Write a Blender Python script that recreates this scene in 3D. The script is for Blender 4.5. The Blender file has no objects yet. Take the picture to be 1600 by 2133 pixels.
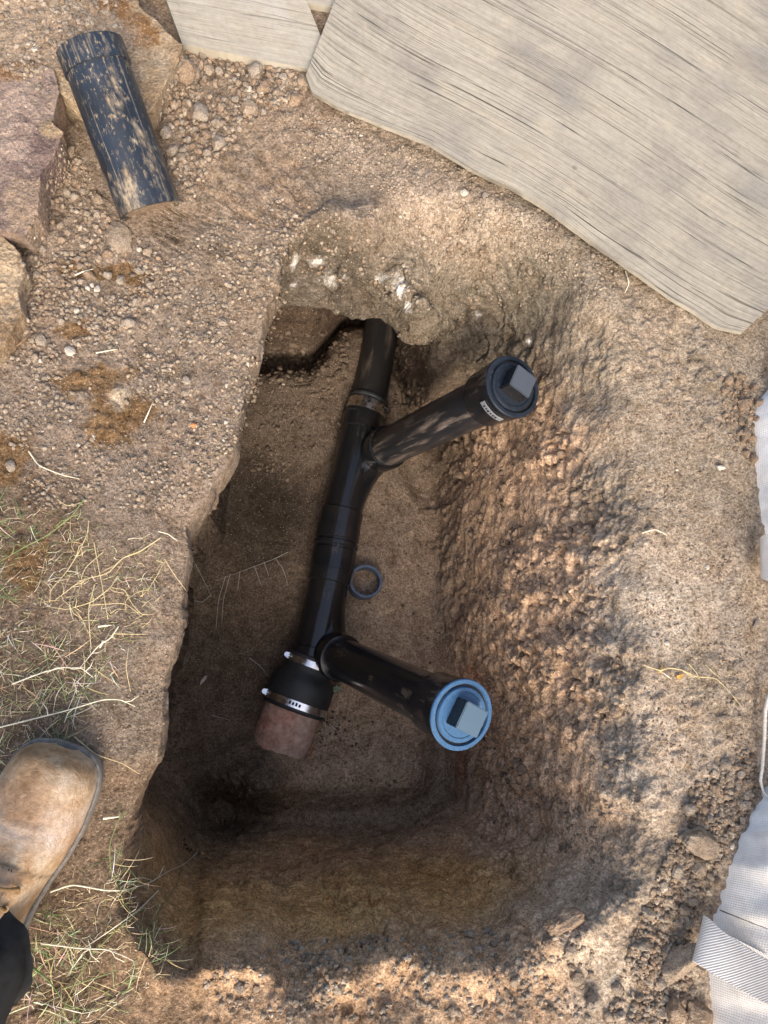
import bpy, bmesh, math, random
import numpy as np
from mathutils import Vector, Matrix

random.seed(7)
rng = np.random.default_rng(11)
scene = bpy.context.scene
col = scene.collection

# ------------------------------------------------------------------ camera
H = 1.1
FPX = 1611.0
NADIR = (590.0, 1450.0)
nc = Vector((NADIR[0] - 800, -(NADIR[1] - 1066.5), -FPX)).normalized()
R = nc.rotation_difference(Vector((0, 0, -1))).to_matrix()
cam_d = bpy.data.cameras.new('camera')
cam = bpy.data.objects.new('camera', cam_d)
col.objects.link(cam)
cam.matrix_world = Matrix.Translation((0, 0, H)) @ R.to_4x4()
cam_d.sensor_fit = 'VERTICAL'
cam_d.angle = 2 * math.atan(1066.5 / FPX)
cam_d.clip_start = 0.02
cam_d.clip_end = 500
scene.camera = cam

# ------------------------------------------------------------------ light
SUN_AZ = (0.08, -1.0)          # towards the sun, seen from above
SUN_EL = math.radians(40)
world = bpy.data.worlds.new('World')
scene.world = world
world.use_nodes = True
wn = world.node_tree
sky = wn.nodes.new('ShaderNodeTexSky')
sky.sky_type = 'NISHITA'
sky.sun_disc = False
sky.sun_elevation = SUN_EL
sky.sun_rotation = math.atan2(SUN_AZ[0], SUN_AZ[1])
sky.dust_density = 5.0
sky.air_density = 0.85
sky.ozone_density = 0.6
bg = wn.nodes['Background']
bg.inputs['Strength'].default_value = 0.15
wn.links.new(sky.outputs[0], bg.inputs[0])
sd = bpy.data.lights.new('sun', 'SUN')
sun = bpy.data.objects.new('sun', sd)
col.objects.link(sun)
sd.energy = 0.75
sd.angle = math.radians(26)
sd.color = (1.0, 0.96, 0.90)
hl = math.hypot(*SUN_AZ)
sdir = Vector((SUN_AZ[0] / hl * math.cos(SUN_EL), SUN_AZ[1] / hl * math.cos(SUN_EL), math.sin(SUN_EL)))
sun.rotation_euler = sdir.to_track_quat('Z', 'Y').to_euler()
vs = scene.view_settings
vs.view_transform = 'Standard'
vs.look = 'None'
vs.gamma = 1
vs.use_curve_mapping = False
vs.exposure = 1.3

# ------------------------------------------------------------------ helpers
CAMP = np.array([0, 0, H])
Rn = np.array(R)


def ray(px, py):
    return Rn @ np.array([px - 800.0, -(py - 1066.5), -FPX])


def P(px, py, z):
    d = ray(px, py)
    t = (z - H) / d[2]
    return CAMP + t * d


def V(px, py, z):
    return Vector(P(px, py, z))


def tag(o, label=None, cat=None, group=None, kind=None):
    if label: o['label'] = label
    if cat: o['category'] = cat
    if group: o['group'] = group
    if kind: o['kind'] = kind
    return o


def empty(name, loc=(0, 0, 0)):
    o = bpy.data.objects.new(name, None)
    o.location = loc
    o.empty_display_size = 0.05
    col.objects.link(o)
    return o


def mesh_obj(name, verts, faces, mat=None, parent=None, smooth=True, colors=None, uvs=None):
    me = bpy.data.meshes.new(name)
    verts = np.asarray(verts, dtype=np.float32)
    if isinstance(faces, np.ndarray):
        n = faces.shape[1]
        me.vertices.add(len(verts))
        me.vertices.foreach_set('co', verts.ravel())
        me.loops.add(faces.size)
        me.loops.foreach_set('vertex_index', faces.astype(np.int32).ravel())
        me.polygons.add(len(faces))
        me.polygons.foreach_set('loop_start', np.arange(0, faces.size, n, dtype=np.int32))
        me.update(calc_edges=True)
    else:
        me.from_pydata([tuple(map(float, v)) for v in verts], [], faces)
    if smooth:
        me.polygons.foreach_set('use_smooth', np.ones(len(me.polygons), dtype=bool))
    if colors is not None:
        a = me.color_attributes.new('Col', 'FLOAT_COLOR', 'POINT')
        c = np.ones((len(verts), 4), dtype=np.float32)
        c[:, :3] = colors
        a.data.foreach_set('color', c.ravel())
    if uvs is not None:
        l = me.uv_layers.new(name='UVMap')
        idx = np.zeros(len(me.loops), dtype=np.int32)
        me.loops.foreach_get('vertex_index', idx)
        l.data.foreach_set('uv', np.asarray(uvs, dtype=np.float32)[idx].ravel())
    me.validate()
    o = bpy.data.objects.new(name, me)
    col.objects.link(o)
    if mat: me.materials.append(mat)
    if parent:
        o.parent = parent
        o.matrix_parent_inverse = Matrix.Translation(parent.location).inverted()
    return o


def smoothstep(a, b, x):
    t = np.clip((x - a) / (b - a), 0, 1)
    return t * t * (3 - 2 * t)


def _hash(ix, iy, iz, seed):
    h = (ix.astype(np.uint32) * np.uint32(374761393)) ^ (iy.astype(np.uint32) * np.uint32(668265263)) ^ \
        (iz.astype(np.uint32) * np.uint32(2147483647)) ^ np.uint32((seed * 974711) & 0xffffffff)
    h = (h ^ (h >> np.uint32(13))) * np.uint32(1274126177)
    h = (h ^ (h >> np.uint32(16))) * np.uint32(2246822519)
    h = h ^ (h >> np.uint32(13))
    return h.astype(np.float32) / np.float32(4294967295.0)


def vnoise(p, seed=0):
    i = np.floor(p)
    f = (p - i).astype(np.float32)
    i = i.astype(np.int64)
    f = f * f * f * (f * (f * 6 - 15) + 10)
    x, y, z = i[:, 0], i[:, 1], i[:, 2]
    fx, fy, fz = f[:, 0], f[:, 1], f[:, 2]
    out = 0
    for dz in (0, 1):
        wz = fz if dz else 1 - fz
        for dy in (0, 1):
            wy = fy if dy else 1 - fy
            a = _hash(x, y + dy, z + dz, seed)
            b = _hash(x + 1, y + dy, z + dz, seed)
            out = out + wz * wy * (a + (b - a) * fx)
    return out * 2 - 1


ROT = np.array(Matrix.Rotation(0.7, 3, Vector((0.3, 0.8, 0.5)).normalized()))


def fbm(p, scale, octs=4, gain=0.5, seed=0):
    q = np.asarray(p, dtype=np.float64) / scale
    s, a, n = 0, 1.0, 0
    for k in range(octs):
        s = s + a * vnoise(q, seed + k * 17)
        n += a
        a *= gain
        q = (q @ ROT.T) * 2.03 + 5.1
    return s / n


def worley(p, scale, seed=0):
    q = np.asarray(p, dtype=np.float64) / scale
    i = np.floor(q)
    f = (q - i).astype(np.float32)
    i = i.astype(np.int64)
    f1 = np.full(len(q), 9.0, np.float32)
    f2 = np.full(len(q), 9.0, np.float32)
    idv = np.zeros(len(q), np.float32)
    for dx in (-1, 0, 1):
        for dy in (-1, 0, 1):
            for dz in (-1, 0, 1):
                cx, cy, cz = i[:, 0] + dx, i[:, 1] + dy, i[:, 2] + dz
                a = _hash(cx, cy, cz, seed)
                b = _hash(cx, cy, cz, seed + 1)
                c = _hash(cx, cy, cz, seed + 2)
                d = np.sqrt((dx + a - f[:, 0]) ** 2 + (dy + b - f[:, 1]) ** 2 + (dz + c - f[:, 2]) ** 2)
                m = d < f1
                f2 = np.where(m, f1, np.minimum(f2, d))
                idv = np.where(m, _hash(cx, cy, cz, seed + 3), idv)
                f1 = np.where(m, d, f1)
    return f1, f2, idv


# ------------------------------------------------------------------ materials
def new_mat(name):
    m = bpy.data.materials.new(name)
    m.use_nodes = True
    nt = m.node_tree
    return m, nt, nt.nodes['Principled BSDF']


def node(nt, t, **kw):
    n = nt.nodes.new(t)
    for k, v in kw.items():
        if k in n.inputs.keys():
            n.inputs[k].default_value = v
        else:
            setattr(n, k, v)
    return n


def noise(nt, vec, scale, detail=4, rough=0.55):
    n = nt.nodes.new('ShaderNodeTexNoise')
    n.inputs['Scale'].default_value = scale
    n.inputs['Detail'].default_value = detail
    n.inputs['Roughness'].default_value = rough
    nt.links.new(vec, n.inputs['Vector'])
    return n.outputs['Fac']


def ramp(nt, fac, stops):
    r = nt.nodes.new('ShaderNodeValToRGB')
    el = r.color_ramp.elements
    while len(el) < len(stops): el.new(0.5)
    for e, (p, c) in zip(el, stops):
        e.position = p
        e.color = (c[0], c[1], c[2], 1) if not isinstance(c, (int, float)) else (c, c, c, 1)
    nt.links.new(fac, r.inputs[0])
    return r.outputs[0]


def mix(nt, fac, a, b, mode='MIX'):
    n = nt.nodes.new('ShaderNodeMix')
    n.data_type = 'RGBA'
    n.blend_type = mode
    for s, v in ((n.inputs[0], fac), (n.inputs[6], a), (n.inputs[7], b)):
        if isinstance(v, (int, float)): s.default_value = v
        elif isinstance(v, tuple): s.default_value = (v[0], v[1], v[2], 1)
        else: nt.links.new(v, s)
    return n.outputs[2]


def math_n(nt, op, a, b=0.0):
    n = nt.nodes.new('ShaderNodeMath')
    n.operation = op
    for s, v in ((n.inputs[0], a), (n.inputs[1], b)):
        if isinstance(v, (int, float)): s.default_value = v
        else: nt.links.new(v, s)
    return n.outputs[0]


def bump(nt, bsdf, h, strength, dist, prev=None):
    b = nt.nodes.new('ShaderNodeBump')
    b.inputs['Strength'].default_value = strength
    b.inputs['Distance'].default_value = dist
    nt.links.new(h, b.inputs['Height'])
    if prev: nt.links.new(prev, b.inputs['Normal'])
    nt.links.new(b.outputs[0], bsdf.inputs['Normal'])
    return b.outputs[0]


def coords(nt, kind='Object', scale=None, rot=None):
    t = nt.nodes.new('ShaderNodeTexCoord')
    if kind == 'Position':
        g = nt.nodes.new('ShaderNodeNewGeometry')
        o = g.outputs['Position']
    else:
        o = t.outputs[kind]
    if scale or rot:
        mp = nt.nodes.new('ShaderNodeMapping')
        if scale: mp.inputs['Scale'].default_value = scale
        if rot: mp.inputs['Rotation'].default_value = rot
        nt.links.new(o, mp.inputs[0])
        o = mp.outputs[0]
    return o


def soil_material():
    m, nt, b = new_mat('soil')
    v = coords(nt)
    at = nt.nodes.new('ShaderNodeVertexColor')
    at.layer_name = 'Col'
    c = at.outputs[0]
    n1 = noise(nt, v, 35, 5, .6)
    n2 = noise(nt, v, 230, 4, .6)
    n3 = noise(nt, v, 900, 2, .6)
    c = mix(nt, 1.0, c, ramp(nt, n1, [(.3, (.72, .68, .62)), (.5, (1, 1, 1)), (.72, (1.22, 1.22, 1.2))]), 'MULTIPLY')
    c = mix(nt, 1.0, c, ramp(nt, n2, [(.3, (.5, .46, .42)), (.5, (1, 1, 1)), (.7, (1.4, 1.4, 1.4))]), 'MULTIPLY')
    n4 = noise(nt, v, 420, 3, .6)
    c = mix(nt, 1.0, c, ramp(nt, n4, [(.32, (.66, .62, .58)), (.5, (1, 1, 1)), (.68, (1.28, 1.28, 1.28))]), 'MULTIPLY')
    n5 = noise(nt, v, 95, 4, .65)
    c = mix(nt, 1.0, c, ramp(nt, n5, [(.32, (.68, .65, .62)), (.5, (1, 1, 1)), (.68, (1.22, 1.22, 1.22))]), 'MULTIPLY')
    vo = nt.nodes.new('ShaderNodeTexVoronoi')
    vo.inputs['Scale'].default_value = 260
    nt.links.new(v, vo.inputs['Vector'])
    spk = ramp(nt, vo.outputs['Distance'], [(.12, 1.0), (.32, 0.0)])
    sel = ramp(nt, vo.outputs['Color'], [(.62, 0.0), (.72, 1.0)])
    spk = math_n(nt, 'MULTIPLY', spk, sel)
    c = mix(nt, math_n(nt, 'MULTIPLY', spk, .55), c, (.62, .52, .40))
    nt.links.new(c, b.inputs['Base Color'])
    b.inputs['Roughness'].default_value = .95
    b.inputs['Specular IOR Level'].default_value = .15
    p = bump(nt, b, n2, .8, .0045)
    p = bump(nt, b, n3, .6, .0014, p)
    bump(nt, b, spk, .5, .0015, p)
    return m


def stone_material(name, c1, c2, c3, scale=30, speck=0.4, use_attr=False, rough=.9, bd=.002):
    m, nt, b = new_mat(name)
    v = coords(nt, 'Position')
    n1 = noise(nt, v, scale, 5, .65)
    n2 = noise(nt, v, scale * 8, 4, .6)
    c = ramp(nt, n1, [(.3, c1), (.5, c2), (.7, c3)])
    if use_attr:
        at = nt.nodes.new('ShaderNodeVertexColor')
        at.layer_name = 'Col'
        c = mix(nt, 1.0, at.outputs[0], ramp(nt, n1, [(.3, (.7, .7, .7)), (.7, (1.25, 1.22, 1.2))]), 'MULTIPLY')
    c = mix(nt, 1.0, c, ramp(nt, n2, [(.3, (.65, .62, .6)), (.7, (1.3, 1.3, 1.3))]), 'MULTIPLY')
    if speck:
        nn = noise(nt, v, scale * 11, 5, .75)
        n5 = noise(nt, v, scale * 1.7, 3, .6)
        s = math_n(nt, 'MULTIPLY', ramp(nt, nn, [(.54, 0.0), (.62, 1.0)]), ramp(nt, n5, [(.35, .15), (.65, 1.0)]))
        c = mix(nt, math_n(nt, 'MULTIPLY', s, speck), c, (.68, .58, .46))
    nt.links.new(c, b.inputs['Base Color'])
    b.inputs['Roughness'].default_value = rough
    b.inputs['Specular IOR Level'].default_value = .25
    p = bump(nt, b, n1, .6, bd * 2)
    bump(nt, b, n2, .8, bd * 1.3, p)
    return m


def plastic_material(name, base, dust, dust_lo, dust_hi, rough=.28, stretch=(1, 1, 1), dscale=18, streak=0.0):
    """glossy black plastic with smeared dried mud; object Z runs along the tube"""
    m, nt, b = new_mat(name)
    v = coords(nt)
    vst = coords(nt, 'Object', stretch)
    n1 = noise(nt, vst, dscale, 6, .65)
    n2 = noise(nt, v, 420, 3, .6)
    n3 = noise(nt, v, 14, 3, .6)
    k = ramp(nt, n1, [(dust_lo, 0.0), (dust_hi, 1.0)])
    k = math_n(nt, 'MULTIPLY', k, ramp(nt, n2, [(.35, .4), (.6, 1.0)]))
    film = ramp(nt, n3, [(.3, .0), (.75, .06)])
    k2 = math_n(nt, 'MAXIMUM', k, film)
    c = mix(nt, k2, base, dust)
    if streak:
        vs_ = coords(nt, 'Object', (260, 260, 5))
        n4 = noise(nt, vs_, 1.0, 3, .6)
        c = mix(nt, math_n(nt, 'MULTIPLY', ramp(nt, n4, [(.56, 0.0), (.66, 1.0)]), streak), c, (.5, .46, .4))
    nt.links.new(c, b.inputs['Base Color'])
    r = math_n(nt, 'ADD', math_n(nt, 'MULTIPLY', k2, .6), rough)
    nt.links.new(r, b.inputs['Roughness'])
    b.inputs['Specular IOR Level'].default_value = .5
    bump(nt, b, n1, .15, .001)
    return m


def simple_mat(name, c, rough=.5, metal=0.0, spec=.5, nscale=60, var=.25, bd=0.0006):
    m, nt, b = new_mat(name)
    v = coords(nt)
    n = noise(nt, v, nscale, 4, .6)
    lo = tuple(x * (1 - var) for x in c)
    hi = tuple(min(1, x * (1 + var)) for x in c)
    nt.links.new(ramp(nt, n, [(.3, lo), (.7, hi)]), b.inputs['Base Color'])
    nt.links.new(ramp(nt, n, [(.3, max(.03, rough - .1)), (.7, min(1, rough + .12))]), b.inputs['Roughness'])
    b.inputs['Metallic'].default_value = metal
    b.inputs['Specular IOR Level'].default_value = spec
    bump(nt, b, n, .3, bd)
    return m


def attr_mat(name, rough=.7, trans=0.0):
    m, nt, b = new_mat(name)
    at = nt.nodes.new('ShaderNodeVertexColor')
    at.layer_name = 'Col'
    v = coords(nt)
    n = noise(nt, v, 150, 3, .6)
    c = mix(nt, 1.0, at.outputs[0], ramp(nt, n, [(.3, (.75, .75, .75)), (.7, (1.2, 1.2, 1.2))]), 'MULTIPLY')
    nt.links.new(c, b.inputs['Base Color'])
    b.inputs['Roughness'].default_value = rough
    return m


def wood_material(name, base, light, dark, uvs, crack=0.5, cscale=75, grey=(.30, .28, .26)):
    """weathered wood; U runs along the grain"""
    m, nt, b = new_mat(name)
    uv = coords(nt, 'UV')
    warp = nt.nodes.new('ShaderNodeTexNoise')
    warp.inputs['Scale'].default_value = 2.2
    warp.inputs['Detail'].default_value = 3
    nt.links.new(coords(nt, 'UV', (1.0, 2.0, 1)), warp.inputs['Vector'])
    addv = nt.nodes.new('ShaderNodeVectorMath')
    addv.operation = 'MULTIPLY_ADD'
    nt.links.new(warp.outputs['Color'], addv.inputs[0])
    addv.inputs[1].default_value = (0.0, .010, 0)
    nt.links.new(uv, addv.inputs[2])

    def st(su, sv):
        mp = nt.nodes.new('ShaderNodeMapping')
        mp.inputs['Scale'].default_value = (su, sv, 1)
        nt.links.new(addv.outputs[0], mp.inputs[0])
        return mp.outputs[0]
    g1 = noise(nt, st(1.2, 45), 1.0, 5, .6)
    g2 = noise(nt, st(14, 420), 1.0, 3, .6)
    blot = noise(nt, uv, 6, 4, .6)
    blot2 = noise(nt, uv, 22, 4, .6)
    c = ramp(nt, g1, [(.3, dark), (.48, base), (.7, light)])
    c = mix(nt, 1.0, c, ramp(nt, g2, [(.3, (.82, .80, .78)), (.7, (1.12, 1.12, 1.12))]), 'MULTIPLY')
    c = mix(nt, ramp(nt, blot, [(.46, 0.0), (.66, .62)]), c, grey)
    mud = noise(nt, uv, 3.2, 6, .7)
    c = mix(nt, ramp(nt, mud, [(.56, 0.0), (.70, .38)]), c, (.27, .215, .15))
    c = mix(nt, ramp(nt, blot2, [(.55, 0.0), (.75, .35)]), c, (.46, .39, .27))
    sm_ = noise(nt, uv, 90, 4, .7)
    c = mix(nt, 1.0, c, ramp(nt, sm_, [(.3, (.86, .85, .84)), (.5, (1, 1, 1)), (.75, (1.1, 1.1, 1.1))]), 'MULTIPLY')
    # drying cracks: thin lines along the grain, broken up
    ck = noise(nt, st(.55, cscale), 1.0, 2, .5)
    d = math_n(nt, 'ABSOLUTE', math_n(nt, 'SUBTRACT', ck, .5))
    line = ramp(nt, d, [(.0, 1.0), (.0065, 0.0)])
    brk = noise(nt, st(7, 34), 1.0, 2, .5)
    line = math_n(nt, 'MULTIPLY', line, ramp(nt, brk, [(.44, 0.0), (.54, 1.0)]))
    ck2 = noise(nt, st(.7, cscale * 1.9), 1.0, 2, .5)
    d2 = math_n(nt, 'ABSOLUTE', math_n(nt, 'SUBTRACT', ck2, .52))
    line2 = math_n(nt, 'MULTIPLY', ramp(nt, d2, [(.0, .7), (.006, 0.0)]), ramp(nt, brk, [(.36, 1.0), (.5, 0.0)]))
    line = math_n(nt, 'MAXIMUM', line, line2)
    ck3 = noise(nt, st(.5, cscale * 1.35), 1.0, 1, .5)
    d3 = math_n(nt, 'ABSOLUTE', math_n(nt, 'SUBTRACT', ck3, .49))
    brk3 = noise(nt, st(5, 26), 1.0, 2, .5)
    line = math_n(nt, 'MAXIMUM', line, math_n(nt, 'MULTIPLY', ramp(nt, d3, [(.0, 1.0), (.006, 0.0)]), ramp(nt, brk3, [(.45, 0.0), (.52, 1.0)])))
    ck4 = noise(nt, st(.6, cscale * 2.6), 1.0, 1, .5)
    d4 = math_n(nt, 'ABSOLUTE', math_n(nt, 'SUBTRACT', ck4, .5))
    line = math_n(nt, 'MAXIMUM', line, math_n(nt, 'MULTIPLY', ramp(nt, d4, [(.0, .6), (.008, 0.0)]), ramp(nt, brk3, [(.40, 1.0), (.5, 0.0)])))
    c = mix(nt, math_n(nt, 'MULTIPLY', line, crack), c, (.05, .04, .03))
    kv = nt.nodes.new('ShaderNodeTexVoronoi')
    kv.inputs['Scale'].default_value = 7
    nt.links.new(st(.9, 1.0), kv.inputs['Vector'])
    kn = math_n(nt, 'MULTIPLY', ramp(nt, kv.outputs['Distance'], [(.02, 1.0), (.05, 0.0)]), ramp(nt, kv.outputs['Color'], [(.6, 0.0), (.7, 1.0)]))
    c = mix(nt, math_n(nt, 'MULTIPLY', kn, .75), c, (.085, .06, .04))
    nt.links.new(c, b.inputs['Base Color'])
    b.inputs['Roughness'].default_value = .85
    b.inputs['Specular IOR Level'].default_value = .2
    p = bump(nt, b, g1, .15, .001)
    p = bump(nt, b, g2, .4, .0008, p)
    inv = math_n(nt, 'SUBTRACT', 1.0, line)
    bump(nt, b, inv, .8 * crack, .002, p)
    return m


def woven_material(name, c, scale=900, stain=(.45, .36, .26), stain_amt=.35, herring=False):
    m, nt, b = new_mat(name)
    uv = coords(nt, 'UV')
    w1 = nt.nodes.new('ShaderNodeTexWave')
    w1.inputs['Scale'].default_value = scale
    w1.bands_direction = 'X'
    w2 = nt.nodes.new('ShaderNodeTexWave')
    w2.inputs['Scale'].default_value = scale
    w2.bands_direction = 'DIAGONAL' if herring else 'Y'
    nt.links.new(uv, w1.inputs[0])
    nt.links.new(uv, w2.inputs[0])
    wv = math_n(nt, 'MAXIMUM', w1.outputs['Fac'], w2.outputs['Fac']) if not herring else w2.outputs['Fac']
    v = coords(nt)
    n1 = noise(nt, v, 9, 5, .6)
    n2 = noise(nt, v, 60, 4, .6)
    cc = mix(nt, ramp(nt, n1, [(.48, 0.0), (.75, stain_amt)]), c, stain)
    cc = mix(nt, 1.0, cc, ramp(nt, n2, [(.3, (.88, .87, .86)), (.7, (1.05, 1.05, 1.05))]), 'MULTIPLY')
    cc = mix(nt, 1.0, cc, ramp(nt, wv, [(.1, (.62, .60, .58)), (.6, (1, 1, 1))] if herring else [(.1, (.83, .83, .83)), (.6, (1, 1, 1))]), 'MULTIPLY')
    nt.links.new(cc, b.inputs['Base Color'])
    b.inputs['Roughness'].default_value = .6
    p = bump(nt, b, n1, .4, .006)
    bump(nt, b, wv, .5, .0008, p)
    return m


M = {}
M['soil'] = soil_material()
M['pebble'] = stone_material('pebble_stone', (0, 0, 0), (0, 0, 0), (0, 0, 0), 60, .2, True)
M['clod_a'] = stone_material('clod_tan', (.19, .14, .095), (.27, .21, .148), (.35, .285, .21), 60, .2)
M['clod_b'] = stone_material('clod_brown', (.175, .12, .076), (.26, .185, .122), (.33, .25, .172), 60, .2)
M['clod_c'] = stone_material('clod_buff', (.21, .165, .12), (.29, .24, .182), (.36, .305, .24), 60, .25)
M['clod_d'] = stone_material('clod_dark', (.09, .062, .042), (.14, .10, .07), (.19, .14, .10), 60, .12)  # darker crumbs, matched to the shade-darkened soil of tunnel and floor
M['white_stone'] = stone_material('white_pebble', (.48, .42, .33), (.60, .54, .44), (.68, .62, .53), 90, .1)
M['orange_stone'] = stone_material('orange_pebble', (.45, .16, .06), (.60, .24, .09), (.68, .32, .14), 90, .1)
M['green_stone'] = stone_material('green_pebble', (.18, .24, .16), (.26, .33, .22), (.33, .38, .28), 90, .1)
M['flag'] = stone_material('sandstone', (0, 0, 0), (0, 0, 0), (0, 0, 0), 26, .45, True, .92, .003)
M['abs'] = plastic_material('black_plastic', (.007, .008, .010), (.20, .15, .11), .58, .80, .17, (1, 1, .35), 26)
M['abs_clean'] = plastic_material('clean_black_plastic', (.006, .007, .009), (.20, .16, .12), .62, .90, .14, (1, 1, .4), 30)
M['abs_dusty'] = plastic_material('dusty_black_plastic', (.012, .013, .016), (.24, .19, .15), .50, .72, .3, (1, 1, .16), 60)
M['abs_old'] = plastic_material('old_muddy_plastic', (.012, .012, .012), (.16, .125, .09), .52, .75, .4, (1, 1, .3), 30)
M['loose'] = None
M['plug_blue'] = simple_mat('blue_grey_plastic', (.040, .105, .205), .4, 0, .4, 260, .16)  # blue stands in for sky glare on the black lower cap
M['plug_dark'] = simple_mat('dark_slate_plastic', (.012, .018, .027), .5, 0, .3, 200, .35)
M['lug_dark'] = simple_mat('worn_slate_plastic', (.06, .072, .088), .45, 0, .5, 120, .7)  # lug tops: sky reflection painted as paler slate and blue
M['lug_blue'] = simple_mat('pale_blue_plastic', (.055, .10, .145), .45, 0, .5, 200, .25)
M['ring'] = simple_mat('slate_blue_plastic', (.085, .115, .165), .4, 0, .5, 80, .3)
M['rubber'] = simple_mat('black_rubber', (.022, .024, .025), .55, 0, .4, 60, .4)
M['steel'] = simple_mat('bright_steel', (.72, .72, .72), .22, 1.0, .5, 90, .1)
M['steel_worn'] = simple_mat('muddy_steel', (.60, .56, .50), .3, 1.0, .5, 90, .4)
M['clay'] = stone_material('terracotta', (.40, .17, .115), (.42, .29, .22), (.42, .34, .27), 9, .15)
M['label'] = simple_mat('white_label_paper', (.78, .80, .80), .5, 0, .4, 90, .05)
M['ink'] = simple_mat('dark_ink', (.04, .045, .05), .6, 0, .3, 90, .1)
M['leather'] = None
M['cloth_black'] = simple_mat('black_work_cloth', (.013, .0135, .014), .9, 0, .15, 35, .55, .002)
M['lace'] = simple_mat('tan_lace', (.20, .125, .055), .8, 0, .2, 400, .4)
M['eyelet'] = simple_mat('dull_eyelet', (.20, .12, .06), .5, 0.6, .5, 90, .2)
M['sole'] = simple_mat('grey_rubber_welt', (.165, .15, .13), .75, 0, .3, 120, .35)
M['thread'] = simple_mat('dark_thread', (.03, .025, .02), .8, 0, .2)
M['red'] = simple_mat('red_thread', (.60, .05, .06), .7, 0, .2)
M['stalk'] = attr_mat('dry_straw', .75)
M['grass'] = attr_mat('grass_blades', .55)
M['rope'] = simple_mat('grey_white_cord', (.58, .54, .47), .85, 0, .2, 300, .2)
M['ply'] = wood_material('weathered_plywood', (.345, .312, .245), (.365, .333, .268), (.322, .288, .222), None, .97, 80, (.185, .172, .155))
M['plank'] = wood_material('pale_plank_wood', (.345, .312, .245), (.37, .338, .272), (.322, .288, .222), None, .45, 26, (.42, .40, .35))
M['bag'] = woven_material('white_woven_bag', (.92, .88, .80), 105, (.55, .44, .31), .4)
M['strap'] = woven_material('white_webbing', (.90, .86, .79), 150, (.6, .55, .48), .25, True)


def loose_material():
    m, nt, b = new_mat('weathered_blue_black_plastic')
    v = coords(nt)
    blot = noise(nt, coords(nt, 'Object', (1, 1, .45)), 26, 6, .7)
    fine = noise(nt, coords(nt, 'Object', (1, 1, .5)), 170, 5, .7)
    st1 = noise(nt, coords(nt, 'Object', (190, 190, 3)), 1.0, 4, .65)
    sep = nt.nodes.new('ShaderNodeSeparateXYZ')
    nt.links.new(v, sep.inputs[0])
    grad = ramp(nt, math_n(nt, 'DIVIDE', sep.outputs['Z'], .28), [(.25, 0.0), (1.0, .16)])
    k = ramp(nt, math_n(nt, 'ADD', blot, grad), [(.57, 0.0), (.70, .85)])
    k = math_n(nt, 'MULTIPLY', k, ramp(nt, fine, [(.36, .15), (.56, 1.0)]))
    k = math_n(nt, 'MAXIMUM', k, math_n(nt, 'MULTIPLY', ramp(nt, fine, [(.56, 0.0), (.66, .8)]), ramp(nt, blot, [(.36, .1), (.6, 1.0)])))
    k = math_n(nt, 'MAXIMUM', k, math_n(nt, 'MULTIPLY', ramp(nt, st1, [(.56, 0.0), (.70, .6)]), ramp(nt, fine, [(.35, .2), (.6, 1.0)])))
    base = ramp(nt, noise(nt, v, 18, 4, .6), [(.3, (.008, .011, .016)), (.7, (.014, .023, .037))])
    c = mix(nt, k, base, ramp(nt, noise(nt, v, 60, 4, .6), [(.3, (.30, .215, .12)), (.7, (.43, .35, .24))]))
    nt.links.new(c, b.inputs['Base Color'])
    nt.links.new(ramp(nt, k, [(0, .42), (1, .9)]), b.inputs['Roughness'])
    b.inputs['Specular IOR Level'].default_value = .4
    p = bump(nt, b, k, .4, .0012)
    bump(nt, b, fine, .3, .0006, p)
    return m


M['loose'] = loose_material()


def leather_material():
    m, nt, b = new_mat('tan_leather')
    v = coords(nt)
    n1 = noise(nt, v, 18, 5, .62)
    n2 = noise(nt, v, 160, 4, .6)
    c = ramp(nt, n1, [(.30, (.22, .13, .063)), (.44, (.36, .235, .128)), (.54, (.43, .32, .205)), (.68, (.50, .41, .31))])
    c = mix(nt, 1.0, c, ramp(nt, n2, [(.3, (.75, .72, .7)), (.7, (1.15, 1.15, 1.15))]), 'MULTIPLY')
    at = nt.nodes.new('ShaderNodeVertexColor')
    at.layer_name = 'Col'
    c = mix(nt, 1.0, c, at.outputs[0], 'MULTIPLY')
    nt.links.new(c, b.inputs['Base Color'])
    b.inputs['Roughness'].default_value = .75
    b.inputs['Specular IOR Level'].default_value = .25
    n3 = noise(nt, v, 55, 5, .65)
    vo = nt.nodes.new('ShaderNodeTexVoronoi')
    vo.feature = 'DISTANCE_TO_EDGE'
    vo.inputs['Scale'].default_value = 130
    nt.links.new(v, vo.inputs['Vector'])
    p = bump(nt, b, ramp(nt, vo.outputs['Distance'], [(.0, 0.0), (.12, 1.0)]), .25, .0012)
    p = bump(nt, b, n3, .4, .0025, p)
    bump(nt, b, n2, .45, .001, p)
    return m


M['leather'] = leather_material()

# ------------------------------------------------------------------ ground: one sheet with the pit dug in it
rim_px = [(262, 1800), (272, 1745), (300, 1665), (338, 1592), (352, 1500), (350, 1430), (375, 1350), (391, 1290),
          (388, 1200), (403, 1150), (401, 1100), (430, 1050), (455, 1000), (490, 950), (515, 880), (530, 800),
          (548, 740), (553, 690), (566, 640), (588, 590), (598, 540), (612, 490), (660, 430), (700, 370)]
poly_px = rim_px + [(1000, 340), (1480, 480), (1560, 1000), (1560, 2000), (1500, 2700), (480, 2700), (330, 2080), (252, 1905)]
poly = np.array([P(x, y, 0)[:2] for x, y in poly_px])


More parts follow.
